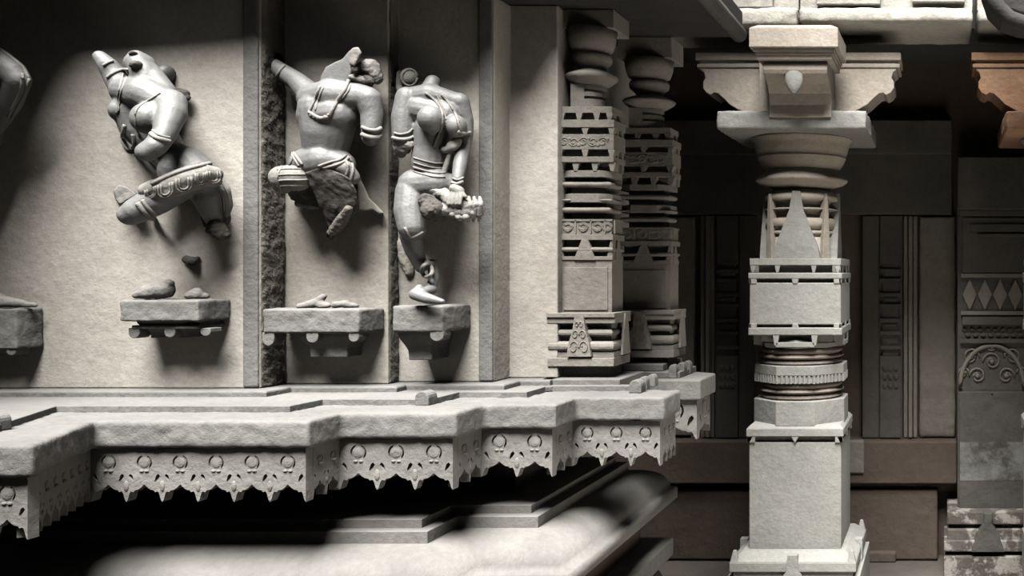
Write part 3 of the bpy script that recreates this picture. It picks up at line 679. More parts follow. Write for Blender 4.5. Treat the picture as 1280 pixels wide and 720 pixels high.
# carved door-jamb pilaster with notched strip and triple moulding
def jamb(px, sgn, label):
    D = 5.31; t = thing('carved_pilaster', label, 'pilaster', (XX(px, D), D+.06, ZZ(552, D)))
    f = lambda u: px+sgn*u
    def b_(m, u0, u1, y0, y1, d, th): a, b = sorted((f(u0), f(u1))); return bx(m, a, b, y0, y1, d, th)
    m = MB(); b_(m, 0, 50, 269.8, 547.5, D+.03, .057); obj('backing_slab', m, 'carved', t)
    m = MB(); b_(m, 0, 20, 269.8, 547.5, D+.01, .03); obj('border_strip', m, 'carved', t, bevel=.004)
    m = MB(); b_(m, 22, 48, 445, 547.5, D-.0, .03); b_(m, 22, 48, 269.8, 330, D, .03); b_(m, 25, 45, 330, 445, D+.015, .03)
    for y in (336, 348, 366, 380, 398, 414, 432): b_(m, 22, 48, y, y+5, D-.004, .03)
    for y in (340, 372, 405): b_(m, 27, 43, y, y+4, D+.004, .03)
    for r in range(3):
        for u in (28, 35, 42): m.ball((XX(f(u), D), D, ZZ(460+r*11, D)), (.016, .01, .02), nu=8, nv=5)
    obj('notched_strip', m, 'carved', t, bevel=.003)
    m = MB()
    for u in (54, 60, 66): b_(m, u-2.5, u+2.5, 269.8, 547.5, D-.005+.004*abs(u-60), .05)
    obj('triple_moulding', m, 'pale', t, bevel=.006)
    return t
jamb(1078, 1, 'carved pilaster with a notched strip and triple moulding, just right of the pale pillar')
jamb(944, -1, 'faint carved pilaster on the hall wall, just left of the pale pillar')
m = MB(); m.box(XX(1149, 5.33), XX(1194, 5.33), 5.33, 5.392, ZZ(547, 5.33), ZZ(270.5, 5.33)); ps = link('wall_slab', worn(m, .012, .005, 12, 1), M['pale'], None, loc=(XX(1171, 5.33), 5.36, ZZ(553, 5.33)), smooth=True); tag(ps, 'plain upright pale slab with a chipped lighter edge, left of the lozenge pilaster', 'wall slab')
m = MB(); m.box(XX(832, 5.34), XX(868, 5.34), 5.34, 5.392, ZZ(546, 5.34), ZZ(271, 5.34)); ps = link('wall_slab', worn(m, .012, .004, 12, 1), M['pale'], None, loc=(XX(850, 5.34), 5.37, ZZ(552, 5.34)), smooth=True); tag(ps, 'plain upright slab on the hall wall, just right of the dark carved pillar', 'wall slab')

# lozenge pilaster at the right
D = 5.12
rp = thing('lozenge_pilaster', 'broad dark pilaster carved with lozenges and foliage, at the right edge of the photo', 'pilaster', (XX(1245, D), D+.2, 0))
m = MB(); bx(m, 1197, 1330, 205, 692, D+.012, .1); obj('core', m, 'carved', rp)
m = MB(); bx(m, 1197, 1330, 196, 262, D-.02, .15); bx(m, 1199, 1330, 262, 270, D, .2); obj('head_band', m, 'carved', rp, bevel=.006)
m = MB(); bx(m, 1203, 1330, 272, 342, D-.0, .05); bx(m, 1212, 1330, 280, 290, D-.012, .05); bx(m, 1222, 1330, 292, 296, D-.02, .05); obj('upper_panel', m, 'carved', rp, bevel=.003)
m = MB(); bx(m, 1201, 1330, 342, 347, D-.008, .05); bx(m, 1201, 1330, 389, 394, D-.008, .05)
for i in range(8):
    c = 1212+i*19; m.prism([(XX(c-9, D), ZZ(368, D)), (XX(c, D), ZZ(388, D)), (XX(c+9, D), ZZ(368, D)), (XX(c, D), ZZ(349, D))], D-.004, D+.03)
obj('lozenge_band', m, 'pale', rp, bevel=.002)
m = MB(); bx(m, 1203, 1330, 396, 406, D-.022, .06); bx(m, 1200, 1330, 424, 429, D-.012, .05)
for i in range(14):
    c = 1206+i*9.5
    for j, y in enumerate((412, 419)): m.ball((XX(c+j*4, D), D+.01, ZZ(y, D)), (.017, .012, .012), nu=8, nv=5)
obj('bead_band', m, 'carved', rp, bevel=.002)
m = MB()
random.seed(3)
def scroll(m, c, y, r, sg, D, w=.006):
    pts = []
    for i in range(22):
        a = i/21*math.pi*2.6; rr = r*(1-.7*i/21); pts.append((XX(c, D)+sg*rr*math.cos(a), D+.008, ZZ(y, D)+rr*math.sin(a)))
    m.tube(pts, w, 6)
pts = [(XX(1240+40*math.cos(a), D), D+.004, ZZ(484-52*math.sin(a), D)) for a in [math.pi*i/20 for i in range(21)]]
m.tube(pts, .012, 6)
for c, y, r, sg in ((1214, 446, .045, 1), (1240, 452, .05, -1), (1266, 446, .045, -1), (1222, 470, .045, -1), (1258, 470, .045, 1), (1240, 434, .03, 1), (1204, 466, .03, 1), (1278, 466, .03, -1), (1300, 450, .05, 1)):
    scroll(m, c, y, r, sg, D)
    m.ball((XX(c, D), D+.008, ZZ(y, D)), (.014, .012, .014), nu=8, nv=5)
obj('foliage_relief', m, 'pale', rp, smooth=True)
m = MB(); bx(m, 1199, 1330, 490, 640, D-.012, .06)
for i in range(3): m.prism([(XX(1240+a, D), ZZ(y, D)) for a, y in ((-3, 491), (0, 497), (3, 491))], D-.012, D+.02)
obj('plain_panel', m, 'carved', rp, bevel=.004)
me_limewash = stone('patched_limewash', (.13, .12, .105), (.22, .205, .18), 4, .92, .5, 40, .2, stain=(.40, .41, .38), stain_scale=4, stain_lo=.42, stain_hi=.56)
m = MB(); m.box(XX(1200, D-.0135), XX(1330, D-.0135), D-.0135, D, ZZ(600, D), ZZ(552, D)); o = obj('limewash_patch', m, me_limewash, rp); o['label'] = 'faded whitish wash on the pilaster'
m = MB(); bx(m, 1184, 1340, 640, 656, D-.09, .3); bx(m, 1190, 1340, 656, 662, D-.05, .2); bx(m, 1184, 1340, 662, 676, D-.10, .3); bx(m, 1180, 1340, 676, 690, D-.12, .3); bx(m, 1190, 1340, 690, 696, D-.06, .3)
m.box(XX(1180, D-.13), XX(1340, D-.13), D-.13, D+.2, 0, ZZ(696, D-.13)); fb = obj('base', m, 'flake', rp, bevel=.006); fb['label'] = 'base mouldings with flaking white limewash'
m = MB(); m.prism([(XX(px, D-.14), ZZ(py, D-.14)) for px, py in ((1214, 690), (1256, 690), (1248, 668), (1240, 655), (1240, 642), (1230, 642), (1230, 655), (1222, 668))], D-.145, D-.05); obj('leaf_panel', m, 'carved', fb, bevel=.003)

# roofs
m = MB(); m.box(-2.2, 2.4, 4.64, 5.8, ZC+1.17, ZC+1.4); struct('ceiling', m, 'eave', 'dark stone roof over the pillared hall', 'ceiling')
m = MB(); m.box(-5.5, -.7, -1.5, 1.1, ZC+.95, ZC+1.1); ro = struct('ceiling_blocker', m, 'eave', 'added roof out of view, cutting low light on the figured wall', 'ceiling')  # unseen slab behind the camera, added and sized to block low sky light
m = MB(); m.box(-5.5, 3.5, -1.6, -1.3, 0, ZC+.949); struct('wall_rear', m, 'back', 'stone wall of the porch facing the figured wall', 'wall')
m = MB(); m.box(-5.6, -5.2, -1.5, 7, 0, ZC+1.1); struct('wall_left', m, 'back', 'stone wall closing the court on one side', 'wall')
m = MB(); m.box(2.4, 2.8, -1.5, 7, 0, ZC+1.3); struct('wall_right', m, 'back', 'stone wall closing the hall on the far side', 'wall')

# ------------------------------------------------------------------ the carved figures
from mathutils.bvhtree import BVHTree
EYE = Vector((0, 0, ZC))
DEEP = 1.45                                           # how far the figures stand out
class Fig:
    """relief figure: limbs are given as (row, column) on its wall panel with a forward offset in metres and a radius"""
    def __init__(s, name, Dw, label, loc, cat='statue'):
        s.Dw = Dw; s.k = Dw/F; s.t = thing(name, label, cat, (loc[0], Dw-.05, loc[1]), 'carved figures on the wall')
    def pt(s, px, py, o): return P(px, py, s.Dw-o*DEEP)
    def cap(s, m, a, b):
        m.capsule(s.pt(*a[:3]), a[3]*s.k, s.pt(*b[:3]), b[3]*s.k)
        if min(a[3], b[3]) >= 16: m.capsule(s.pt(a[0], a[1], a[2]*.4), a[3]*.8*s.k, s.pt(b[0], b[1], b[2]*.4), b[3]*.8*s.k)
    def chain(s, m, *pp):
        for a, b in zip(pp, pp[1:]): s.cap(m, a, b)
    def ball(s, m, px, py, o, rx, rz, ry, ang=0):
        m.ball(s.pt(px, py, o), (rx*s.k, ry, rz*s.k), Matrix.Rotation(math.radians(ang), 3, 'Y'))
    def flat(s, m, poly, o0, o1):
        m.loops([[s.pt(px, py, o0) for px, py in poly], [s.pt(px, py, o1) for px, py in poly]]); return m
    def skin(s, name, m, mat, parent=None, vox=.0035, sm=6, amp=0, freq=25, label=None, xmin=None):
        me = melt(m, vox, sm)
        if amp:
            roughen(me, amp, freq)
        for v in me.vertices:
            v.co.y = min(v.co.y, s.Dw-.0012)
            if xmin is not None: v.co.x = max(v.co.x, xmin)
        bvh = BVHTree.FromPolygons([v.co.copy() for v in me.vertices], [tuple(p.vertices) for p in me.polygons])
        o = link(name, me, M[mat] if isinstance(mat, str) else mat, parent or s.t, smooth=True)
        if label: o['label'] = label
        return o, bvh
    def on(s, bvhs, px, py, lift=0.0):
        d = (P(px, py, s.Dw)-EYE).normalized(); best = None
        for b in bvhs:
            h = b.ray_cast(EYE, d)
            if h[0] and (best is None or h[3] < best[1]): best = (h[0], h[3])
        p = best[0] if best else s.pt(px, py, .002)
        return p-d*lift
    def line(s, m, bvhs, pts, r, sub=5, lift=0.0, n=6):
        """a cord lying on the carved surface along a smooth path"""
        Q = []
        for i in range(len(pts)-1):
            p0 = pts[max(i-1, 0)]; p1 = pts[i]; p2 = pts[i+1]; p3 = pts[min(i+2, len(pts)-1)]
            for j in range(sub):
                t = j/sub
                Q.append(tuple(.5*((2*p1[c])+(-p0[c]+p2[c])*t+(2*p0[c]-5*p1[c]+4*p2[c]-p3[c])*t*t+(-p0[c]+3*p1[c]-3*p2[c]+p3[c])*t**3) for c in (0, 1)))
        Q.append(pts[-1])
        W = [s.on(bvhs, x, y, lift) for x, y in Q]
        # keep the cord from jumping to the wall behind
        for i in range(1, len(W)-1):
            if W[i].y > W[i-1].y+.05 and W[i].y > W[i+1].y+.05: W[i] = (W[i-1]+W[i+1])/2
        m.tube(W, r*s.k, n); return m

# --- the dancer at the left -------------------------------------------------
f = Fig('stone_statue', 2.9, 'bluish stone dancer with one arm raised, a looped girdle and both lower legs broken off', (XX(210, 2.9), ZZ(300, 2.9)))
m = MB()
f.chain(m, (158, 114, .085, 17), (180, 118, .10, 21), (208, 132, .095, 19))
f.chain(m, (186, 108, .085, 16), (180, 92, .085, 15), (172, 80, .085, 14))
f.chain(m, (171, 73, .085, 10), (182, 80, .075, 11))
f.chain(m, (178, 84, .075, 14), (190, 98, .08, 14), (204, 116, .08, 14))
f.chain(m, (154, 112, .08, 14), (142, 92, .08, 12), (135, 82, .085, 10.5), (125, 71, .085, 7.5))
f.ball(m, 152, 138, .095, 12, 14, .035, 15)
f.ball(m, 186, 148, .125, 18, 19, .045, 20)
f.chain(m, (168, 135, .08, 22), (176, 160, .075, 21), (194, 180, .065, 19), (216, 198, .06, 19))
f.chain(m, (212, 194, .06, 18), (232, 206, .07, 23), (246, 222, .07, 24))
f.cap(m, (222, 214, .08, 20), (250, 226, .07, 21))
f.chain(m, (214, 128, .095, 16), (214, 142, .115, 15.5), (206, 166, .14, 12))
f.chain(m, (206, 167, .14, 12), (194, 183, .16, 11.5), (183, 190, .165, 11))
f.chain(m, (224, 232, .09, 18), (196, 250, .12, 17), (172, 263, .13, 15), (163, 268, .13, 13))
f.chain(m, (252, 226, .065, 20), (259, 244, .06, 17), (264, 262, .05, 13), (266, 272, .04, 10))
f.chain(m, (204, 160, .03, 12), (226, 190, .02, 8), (245, 205, .02, 8))
body, bv = f.skin('body', m, 'figure')
m = MB(); f.chain(m, (264, 288, .03, 6), (271, 284, .045, 10), (277, 293, .04, 9)); f.chain(m, (264, 276, .03, 10), (276, 272, .02, 11)); f.skin('broken_shin', m, 'break', vox=.003, sm=2, amp=.004, freq=40)
m = MB(); f.flat(m, [(142, 238), (148, 231), (158, 233), (172, 242), (160, 250), (150, 256), (145, 250)], 0, .06); f.skin('raised_foot', m, 'figw', vox=.003, sm=4, amp=.0015)
m = MB(); f.ball(m, 207, 93, .012, 9, 12, .03, 15); f.skin('ear_disc', m, 'figure', sm=3)
m = MB(); f.chain(m, (222, 113, .012, 4), (231, 117, .02, 5)); f.chain(m, (226, 124, .02, 5), (234, 122, .02, 3.5)); f.skin('hair_ornament', m, 'break', vox=.0025, sm=2, amp=.002, freq=50)
# hollows broken into the head
m = MB(); f.ball(m, 170, 81, .108, 6.5, 5, .018, -10); f.ball(m, 166, 67, .10, 4, 3, .012, -20); f.skin('broken_head', m, 'break', body, vox=.0025, sm=2, amp=.002, freq=60)
# skirt of beaded loops
m = MB()
f.chain(m, (184, 238, .135, 9), (206, 232, .135, 12), (230, 224, .12, 13), (252, 217, .105, 12), (267, 218, .085, 10))
f.chain(m, (182, 246, .13, 8), (208, 240, .135, 9), (232, 232, .12, 9), (254, 226, .10, 9), (268, 226, .085, 8))
skirt, sv = f.skin('skirt', m, 'figw', sm=5)
B2 = [bv, sv]
for cx_, cy_, w, h, an in ((189, 240, 7, 10, 25), (207, 236, 9, 13, 12), (230, 229, 9.5, 13, 8), (251, 222, 6, 11, 5), (267, 220, 8, 11, 0)):
    m = MB()
    for q_, rr in ((1, 1.5), (.62, 1.2)):
        pts = []
        for i in range(13):
            a = math.radians(180*i/12); u = -w*q_*math.cos(a); v = h*q_*.55*math.sin(a)+h*.25
            pts.append((u, v))
        pts = [(-w*q_, -h*.55)]+pts+[(w*q_, -h*.55)]
        c_, s_ = math.cos(math.radians(an)), math.sin(math.radians(an))
        pts = [(cx_+u*c_+v*s_*.3, cy_+v*c_-u*s_) for u, v in pts]
        f.line(m, [sv], pts, rr, 2, .0015)
    obj('bead_loop', m, 'figw', skirt, smooth=True)
m = MB()
f.line(m, B2, [(190, 230), (205, 222), (228, 213), (250, 207), (263, 204)], 2.6, 4, .002)
f.line(m, B2, [(192, 227), (206, 219), (229, 210), (250, 204)], 1.3, 4, .001)
obj('girdle', m, 'figw', f.t, smooth=True)
m = MB()
f.line(m, [bv], [(172, 254), (178, 262), (186, 271), (194, 274)], 3.2, 4, .001); f.line(m, [bv], [(178, 250), (184, 259), (191, 266), (197, 268)], 2.2, 4, .001)
obj('knee_band', m, 'figw', f.t, smooth=True)
m = MB()
f.line(m, [bv], [(189, 167), (195, 172), (204, 175), (212, 177)], 3, 4, .001); f.line(m, [bv], [(191, 163), (198, 168), (206, 171), (212, 172)], 1.8, 4, .001)
obj('armlet', m, 'figw', f.t, smooth=True)
m = MB(); f.line(m, [bv], [(134, 97), (142, 91), (152, 87), (160, 87)], 2, 4, .001); f.line(m, [bv], [(129, 82), (135, 78), (141, 76)], 1.8, 4, .001); obj('armlet', m, 'figw', f.t, smooth=True)
m = MB()
f.line(m, [bv], [(160, 92), (154, 108), (150, 124), (148, 140)], 1.3, 5, .0005); f.line(m, [bv], [(154, 92), (150, 108), (147, 124), (146, 142)], 1.1, 5, .0005)
f.line(m, [bv], [(200, 116), (188, 124), (175, 132), (169, 142), (170, 156), (174, 170)], 1.4, 5, .0005)
f.line(m, [bv], [(166, 168), (168, 180), (164, 187), (157, 184), (153, 172), (156, 156)], 2.2, 5, .001)
obj('necklace', m, 'figw', f.t, smooth=True)
m = MB(); f.chain(m, (268, 224, .055, 8), (279, 238, .05, 8), (285, 256, .04, 5.5), (283, 268, .035, 4)); sc_, scv = f.skin('sash', m, 'figw', sm=4)
m = MB(); f.line(m, [scv], [(276, 226), (285, 244), (287, 264)], 1.2, 5); f.line(m, [scv], [(270, 230), (278, 246), (280, 264)], 1.0, 5); obj('sash_fold', m, 'figw', sc_, smooth=True)
m = MB(); f.chain(m, (233, 324, .004, 5), (241, 327, .008, 6), (247, 323, .004, 3)); f.skin('broken_stub', m, 'break', vox=.0025, sm=2, amp=.002, freq=50)

# --- the broken figure in the middle panel -----------------------------------
f = Fig('stone_statue', 3.01, 'broad-backed polished figure with an outstretched arm and legs broken into a dark rough stump', (XX(405, 3.01), ZZ(300, 3.01)))
m = MB()
f.chain(m, (392, 124, .075, 18), (415, 120, .085, 20), (445, 122, .085, 17))
f.chain(m, (398, 146, .08, 23), (424, 144, .085, 23))
f.chain(m, (400, 138, .08, 24), (404, 165, .08, 24), (404, 186, .075, 22))
f.chain(m, (425, 138, .08, 22), (416, 165, .08, 22), (412, 186, .075, 21))
f.chain(m, (384, 206, .08, 20), (405, 202, .085, 22), (424, 206, .08, 18))
f.chain(m, (390, 120, .07, 15), (372, 102, .055, 11.5), (352, 89, .045, 10), (331, 75, .035, 8.5))
f.chain(m, (446, 119, .085, 15), (460, 124, .085, 15), (465, 142, .085, 12.5), (464, 162, .09, 11), (463, 173, .09, 9.5))
f.flat(m, [(399, 122), (401, 96), (407, 84), (418, 78), (428, 74), (436, 64), (441, 61), (440, 90), (436, 100), (435, 118)], .03, .098)
f.chain(m, (412, 116, .07, 13), (420, 100, .06, 12))
body, bv = f.skin('body', m, 'figure', sm=5, xmin=-2.05)
m = MB(); f.flat(m, [(437, 80), (438, 64), (441, 60), (448, 59), (452, 66), (448, 74), (443, 83)], .03, .108); f.skin('headdress_end', m, 'figw', vox=.003, sm=2, amp=.0015)
m = MB(); f.chain(m, (450, 88, .06, 9), (462, 86, .06, 12), (470, 96, .055, 9)); f.chain(m, (440, 96, .09, 5), (452, 101, .085, 6)); f.ball(m, 458, 100, .055, 8, 7, .03); hb, hv = f.skin('hair_bun', m, 'figw', vox=.003, sm=2, amp=.004, freq=30)
m = MB(); f.ball(m, 460, 101, .078, 8, 6, .016, 20); f.ball(m, 443, 87, .10, 4, 4.5, .01); f.skin('broken_hollow', m, 'break', hb, vox=.0025, sm=2, amp=.003, freq=50)
# flat breast cloth with corded edges
m = MB(); f.line(m, [bv], [(400, 108), (394, 122), (389, 134), (386, 140)], 1.7, 5, .001); f.line(m, [bv], [(404, 109), (398, 124), (394, 138)], 1.0, 5, .001)
f.line(m, [bv], [(436, 100), (430, 114), (423, 124), (417, 134), (412, 145)], 2.2, 5, .0015); f.line(m, [bv], [(386, 140), (394, 145), (402, 148), (411, 146)], 2.4, 5, .0015)
f.line(m, [bv], [(440, 98), (436, 112), (428, 123)], 1.2, 5, .001)
for i in range(6): 
    p = f.on([bv], 389+i*4.4, 144+4*math.sin(i/5*math.pi), .001); m.ball(p, .006, nu=8, nv=6)
obj('neck_cord', m, 'figw', f.t, smooth=True)
m = MB(); f.line(m, [bv], [(453, 159), (460, 162), (470, 163), (476, 160)], 2.6, 4, .002); f.line(m, [bv], [(453, 168), (460, 171), (470, 172), (475, 169)], 3.2, 4, .002); obj('armlet', m, 'figw', f.t, smooth=True)
m = MB(); f.line(m, [bv], [(346, 96), (350, 88), (355, 82)], 2, 4, .001); obj('armlet', m, 'figw', f.t, smooth=True)
# draped thigh: a ribbed drum lying across
m = MB()
f.chain(m, (356, 223, .095, 15.5), (372, 222, .10, 16), (386, 216, .09, 11))
f.chain(m, (352, 222, .08, 14), (354, 230, .08, 12))
f.chain(m, (384, 207, .095, 8), (410, 206, .10, 8), (432, 210, .095, 9), (440, 222, .085, 9))
dt, dv = f.skin('draped_thigh', m, 'figw', sm=4, xmin=-2.05)
m = MB()
for y in (212, 219, 226, 233): f.line(m, [dv], [(347, y), (360, y-1), (376, y-1), (388, y-2)], 1.2, 4, .0003)
f.line(m, [dv], [(352, 208), (347, 220), (349, 234), (354, 240)], 1.6, 4, .001)
obj('cloth_rib', m, 'figw', dt, smooth=True)
m = MB()
for pts in ([(362, 206), (366, 196), (364, 190)], [(374, 208), (368, 198), (365, 190)], [(378, 206), (372, 198), (367, 191)], [(398, 208), (412, 203), (424, 200), (432, 194)], [(404, 210), (418, 207), (430, 202), (436, 196)], [(436, 196), (440, 204), (441, 214), (438, 226)], [(432, 200), (435, 208), (433, 220)]):
    f.line(m, [bv, dv], pts, 1.8, 5, .001)
obj('waistcloth_fold', m, 'figw', f.t, smooth=True)
m = MB()
poly = [(359, 238), (368, 226), (380, 215), (398, 210), (416, 212), (436, 222), (446, 240), (447, 260), (438, 274), (428, 286), (416, 300), (409, 296), (409, 274), (411, 259), (396, 258), (378, 256), (364, 250)]
m.loops([[f.pt(px, py, .02) for px, py in poly], [f.pt(px, py, .118-.075*max(0, (py-214))/50 if px < 412 else .115-.06*max(0, py-225)/70) for px, py in poly]])
bs, bsv = f.skin('broken_stump', m, 'break', vox=.004, sm=2, amp=.005, freq=13, label='dark rough fracture where the legs broke off')
m = MB(); f.chain(m, (372, 254, .035, 4), (390, 257, .045, 5), (410, 255, .045, 4)); f.skin('stump_edge', m, 'figw', bs, vox=.003, sm=2, amp=.003, freq=40)
m = MB(); f.chain(m, (414, 290, .06, 5), (424, 280, .07, 7), (436, 262, .09, 5)); f.skin('stump_edge', m, 'rough', bs, vox=.003, sm=2, amp=.003, freq=40)
m = MB(); f.flat(m, [(446, 212), (452, 226), (462, 248), (480, 266), (474, 268), (466, 262), (458, 264), (448, 262)], 0, .025); f.skin('drapery', m, 'wall', vox=.003, sm=4, amp=.0015)

# --- the standing woman in the right panel -----------------------------------
f = Fig('stone_statue', 3.065, 'headless standing stone woman with one pointed foot on the narrow bracket', (XX(535, 3.065), ZZ(380, 3.065)))
m = MB()
f.chain(m, (512, 124, .075, 14), (538, 120, .075, 15), (570, 128, .06, 12))
f.chain(m, (528, 138, .075, 20), (558, 144, .07, 19))
f.chain(m, (538, 112, .065, 11), (541, 103, .06, 9))
f.chain(m, (509, 122, .085, 13), (505, 148, .09, 14), (504, 174, .095, 12))
f.ball(m, 539, 149, .115, 15, 16, .042)
f.ball(m, 570, 158, .09, 12, 14, .035)
f.chain(m, (540, 160, .075, 20), (538, 185, .075, 19), (536, 206, .075, 20))
f.chain(m, (520, 232, .08, 20), (546, 230, .08, 20), (560, 232, .07, 16))
f.chain(m, (574, 128, .06, 12), (582, 150, .055, 9), (583, 166, .055, 8), (580, 182, .06, 8), (575, 206, .085, 8), (572, 224, .10, 6.5), (570, 238, .10, 7))
f.chain(m, (516, 240, .085, 19), (513, 264, .10, 18), (515, 284, .11, 15.5))
f.chain(m, (514, 294, .09, 13), (518, 312, .08, 11), (526, 334, .07, 7))
f.chain(m, (541, 330, .05, 6.5), (543, 348, .06, 6), (538, 362, .075, 6.5))
f.chain(m, (524, 360, .12, 4.5), (519, 368, .125, 7), (534, 373, .13, 6.5), (553, 377, .135, 3.2)); f.cap(m, (540, 362, .08, 6), (527, 366, .12, 6))
body, bv = f.skin('body', m, 'figure', vox=.003, sm=4, xmin=-1.733)
zf = ZZ(382, 2.9)+.0005
for v in body.data.vertices:
    if v.co.z+body.location.z+f.t.location.z < zf: v.co.z = zf-f.t.location.z
m = MB(); f.ball(m, 512, 97, .035, 11, 12, .025); f.chain(m, (500, 92, .02, 4), (499, 108, .02, 4), (503, 120, .025, 5)); ed, edv = f.skin('ear_disc', m, 'figw', vox=.003, sm=3)
m = MB(); f.line(m, [edv], [(503+9+9.5*math.cos(a), 97+10*math.sin(a)) for a in [i*math.pi/7 for i in range(15)]], 1.8, 2, .001); obj('disc_rim', m, 'figw', ed, smooth=True)
m = MB(); f.chain(m, (503, 178, .095, 10), (500, 190, .09, 7)); f.chain(m, (504, 184, .095, 9), (510, 180, .1, 7)); f.skin('broken_elbow', m, 'figw', vox=.003, sm=2, amp=.004, freq=40)
m = MB(); f.line(m, [bv], [(491, 172), (498, 174), (508, 174), (517, 171)], 2.4, 4, .001); f.line(m, [bv], [(493, 166), (500, 168), (510, 166), (516, 161)], 1.6, 4, .001); obj('armlet', m, 'figw', f.t, smooth=True)
m = MB(); f.line(m, [bv], [(572, 164), (578, 167), (588, 166)], 2.6, 4, .001); f.line(m, [bv], [(565, 228), (571, 230), (578, 227)], 2.4, 4, .001); f.line(m, [bv], [(566, 223), (572, 225), (579, 222)], 1.5, 4, .001); obj('bangle', m, 'figw', f.t, smooth=True)
m = MB()
f.line(m, [bv], [(532, 116), (546, 128), (553, 142), (552, 158), (546, 172), (542, 184)], 1.7, 5, .0008)
f.line(m, [bv], [(552, 118), (562, 130), (570, 144), (574, 158), (576, 164)], 1.9, 5, .0008)
f.line(m, [bv], [(545, 118), (553, 134), (558, 150)], 1.2, 5, .0008)
obj('necklace', m, 'figw', f.t, smooth=True)
m = MB()
f.chain(m, (548, 184, .085, 3.5), (556, 188, .09, 4), (566, 184, .09, 4.5), (572, 180, .085, 4)); f.chain(m, (562, 182, .09, 4), (572, 176, .085, 5)); f.chain(m, (548, 182, .085, 3.5), (550, 168, .085, 3)); f.chain(m, (566, 182, .085, 3.5), (560, 200, .085, 3.2), (553, 222, .09, 3.5), (548, 236, .09, 4)); f.chain(m, (570, 184, .08, 3), (578, 204, .07, 2.5))
f.skin('sash', m, 'figw', vox=.0025, sm=3)
m = MB()
for y, r in ((199, 1.2), (205, 1.0), (211, 1.6), (216, 1.2)): f.line(m, [bv], [(517, y-2), (530, y+2), (544, y+5), (556, y+5)], r, 4, .0006)
obj('waistband', m, 'figw', f.t, smooth=True)
# hip ornaments and the hand resting on them
m = MB()
f.chain(m, (552, 240, .095, 7), (566, 252, .11, 9), (584, 258, .10, 9), (598, 262, .085, 7)); f.chain(m, (556, 262, .11, 8), (580, 266, .105, 8), (598, 266, .09, 6)); f.chain(m, (540, 238, .10, 6), (560, 246, .105, 6))
ho, hov = f.skin('hip_ornament', m, 'figw', vox=.0028, sm=2, amp=.003, freq=45)
m = MB()
for i, x in enumerate((561, 566, 571, 576)): f.chain(m, (568+i*2, 238, .115, 2.6), (x, 247, .122, 2.4), (x-1, 255, .125, 2.0))
f.chain(m, (575, 238, .115, 2.6), (582, 246, .115, 2.2)); f.cap(m, (568, 236, .112, 6), (574, 239, .112, 6)); f.skin('hand', m, 'figw', vox=.0022, sm=2)
m = MB()
for x in (586, 593, 600): f.chain(m, (x, 247, .095, 2.2), (x+1, 256, .105, 3), (x, 268, .10, 2.6), (x-1, 276, .09, 2))
for x, y in ((566, 268), (574, 272), (582, 272)): f.ball(m, x, y, .115, 4, 4, .012)
f.skin('tassel', m, 'figw', ho, vox=.0022, sm=1, amp=.0015, freq=60)
m = MB(); f.chain(m, (534, 252, .11, 10), (542, 262, .115, 13), (548, 268, .10, 8)); f.skin('broken_thigh', m, 'break', vox=.003, sm=2, amp=.006, freq=30, label='dark rough stump of the other thigh')
m = MB(); f.line(m, [bv], [(506, 284), (512, 296), (518, 296), (529, 290)], 1.8, 4, .001); obj('knee_band', m, 'figw', f.t, smooth=True)
m = MB(); pts = [f.pt(534+6.5*math.cos(a), 338+8*math.sin(a), .085+.01*math.sin(2*a)) for a in [i*math.pi/10 for i in range(20)]]; m.tube(pts+[pts[0]], 2.4*f.k, 8); f.chain(m, (538, 330, .07, 4), (534, 328, .08, 3)); obj('anklet', m, 'figw', f.t, smooth=True)
m = MB(); f.chain(m, (505, 306, .004, 9), (508, 326, .004, 8), (512, 340, .003, 6)); f.chain(m, (500, 290, .0, 7), (504, 310, .0, 6)); f.skin('backing_relief', m, 'wall', vox=.003, sm=4, amp=.002, xmin=-1.733)

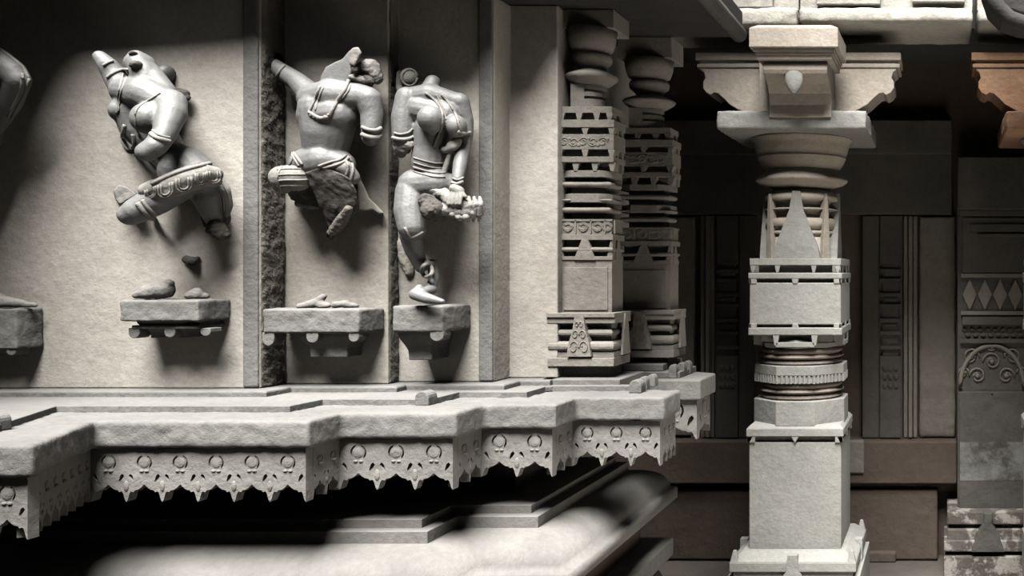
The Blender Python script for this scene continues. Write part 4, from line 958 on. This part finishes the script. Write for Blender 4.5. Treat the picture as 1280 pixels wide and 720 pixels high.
# --- the figure cut by the left edge -----------------------------------------
f = Fig('stone_statue', 2.9, 'bent elbow of a stone figure, cut off by the left edge of the photo', (XX(0, 2.9), ZZ(170, 2.9)))
m = MB()
f.chain(m, (-70, 60, .09, 24), (-50, 110, .09, 30), (-40, 165, .08, 32))
f.chain(m, (-40, 50, .10, 18), (-12, 70, .10, 16), (14, 90, .10, 15), (22, 100, .10, 13))
f.chain(m, (22, 100, .10, 13), (14, 128, .085, 11), (2, 150, .07, 9), (-14, 172, .06, 8))
body, bv = f.skin('body', m, 'figure')
m = MB()
for pts in ([(-4, 58), (12, 70), (28, 84), (36, 98)], [(36, 98), (32, 114), (24, 130), (14, 148)], [(28, 92), (27, 108), (20, 126), (10, 146)]): f.line(m, [bv], pts, 1.8, 5, .0005)
obj('cloth_fold', m, 'figw', f.t, smooth=True)
SKY, SUN, SUN_A, SUN_EL, SUN_AZ, EXPO = 0.22, 55.0, 36, 65.5, 0, 0.38

# ------------------------------------------------------------------ camera and light
cam = bpy.data.cameras.new('camera'); co = bpy.data.objects.new('camera', cam); C.objects.link(co)
co.location = (0, 0, ZC); co.rotation_euler = (math.pi/2, 0, 0)
cam.sensor_width = 36; cam.lens = F/1280*36; cam.shift_x = (640-CX)/1280; cam.shift_y = (CY-360)/1280; cam.clip_start = .05
sc = bpy.context.scene; sc.camera = co
w = bpy.data.worlds.new('overcast_sky'); sc.world = w; w.use_nodes = True
bg = w.node_tree.nodes['Background']; bg.inputs['Color'].default_value = (.93, .97, 1.0, 1); bg.inputs['Strength'].default_value = SKY
sl = bpy.data.lights.new('sun', 'SUN'); so = bpy.data.objects.new('sun', sl); C.objects.link(so)
sl.energy = SUN; sl.angle = math.radians(SUN_A); sl.color = (1, .972, .935)
el, az = math.radians(SUN_EL), math.radians(SUN_AZ)
dirv = Vector((-math.sin(az)*math.cos(el), math.cos(az)*math.cos(el), -math.sin(el)))
so.rotation_euler = dirv.to_track_quat('-Z', 'Y').to_euler(); so.location = (-1, 1, 6)
vs = sc.view_settings; vs.view_transform = 'Standard'; vs.look = 'None'; vs.exposure = EXPO; vs.gamma = 1; vs.use_curve_mapping = False
sc.cycles.max_bounces = 6; sc.cycles.diffuse_bounces = 4
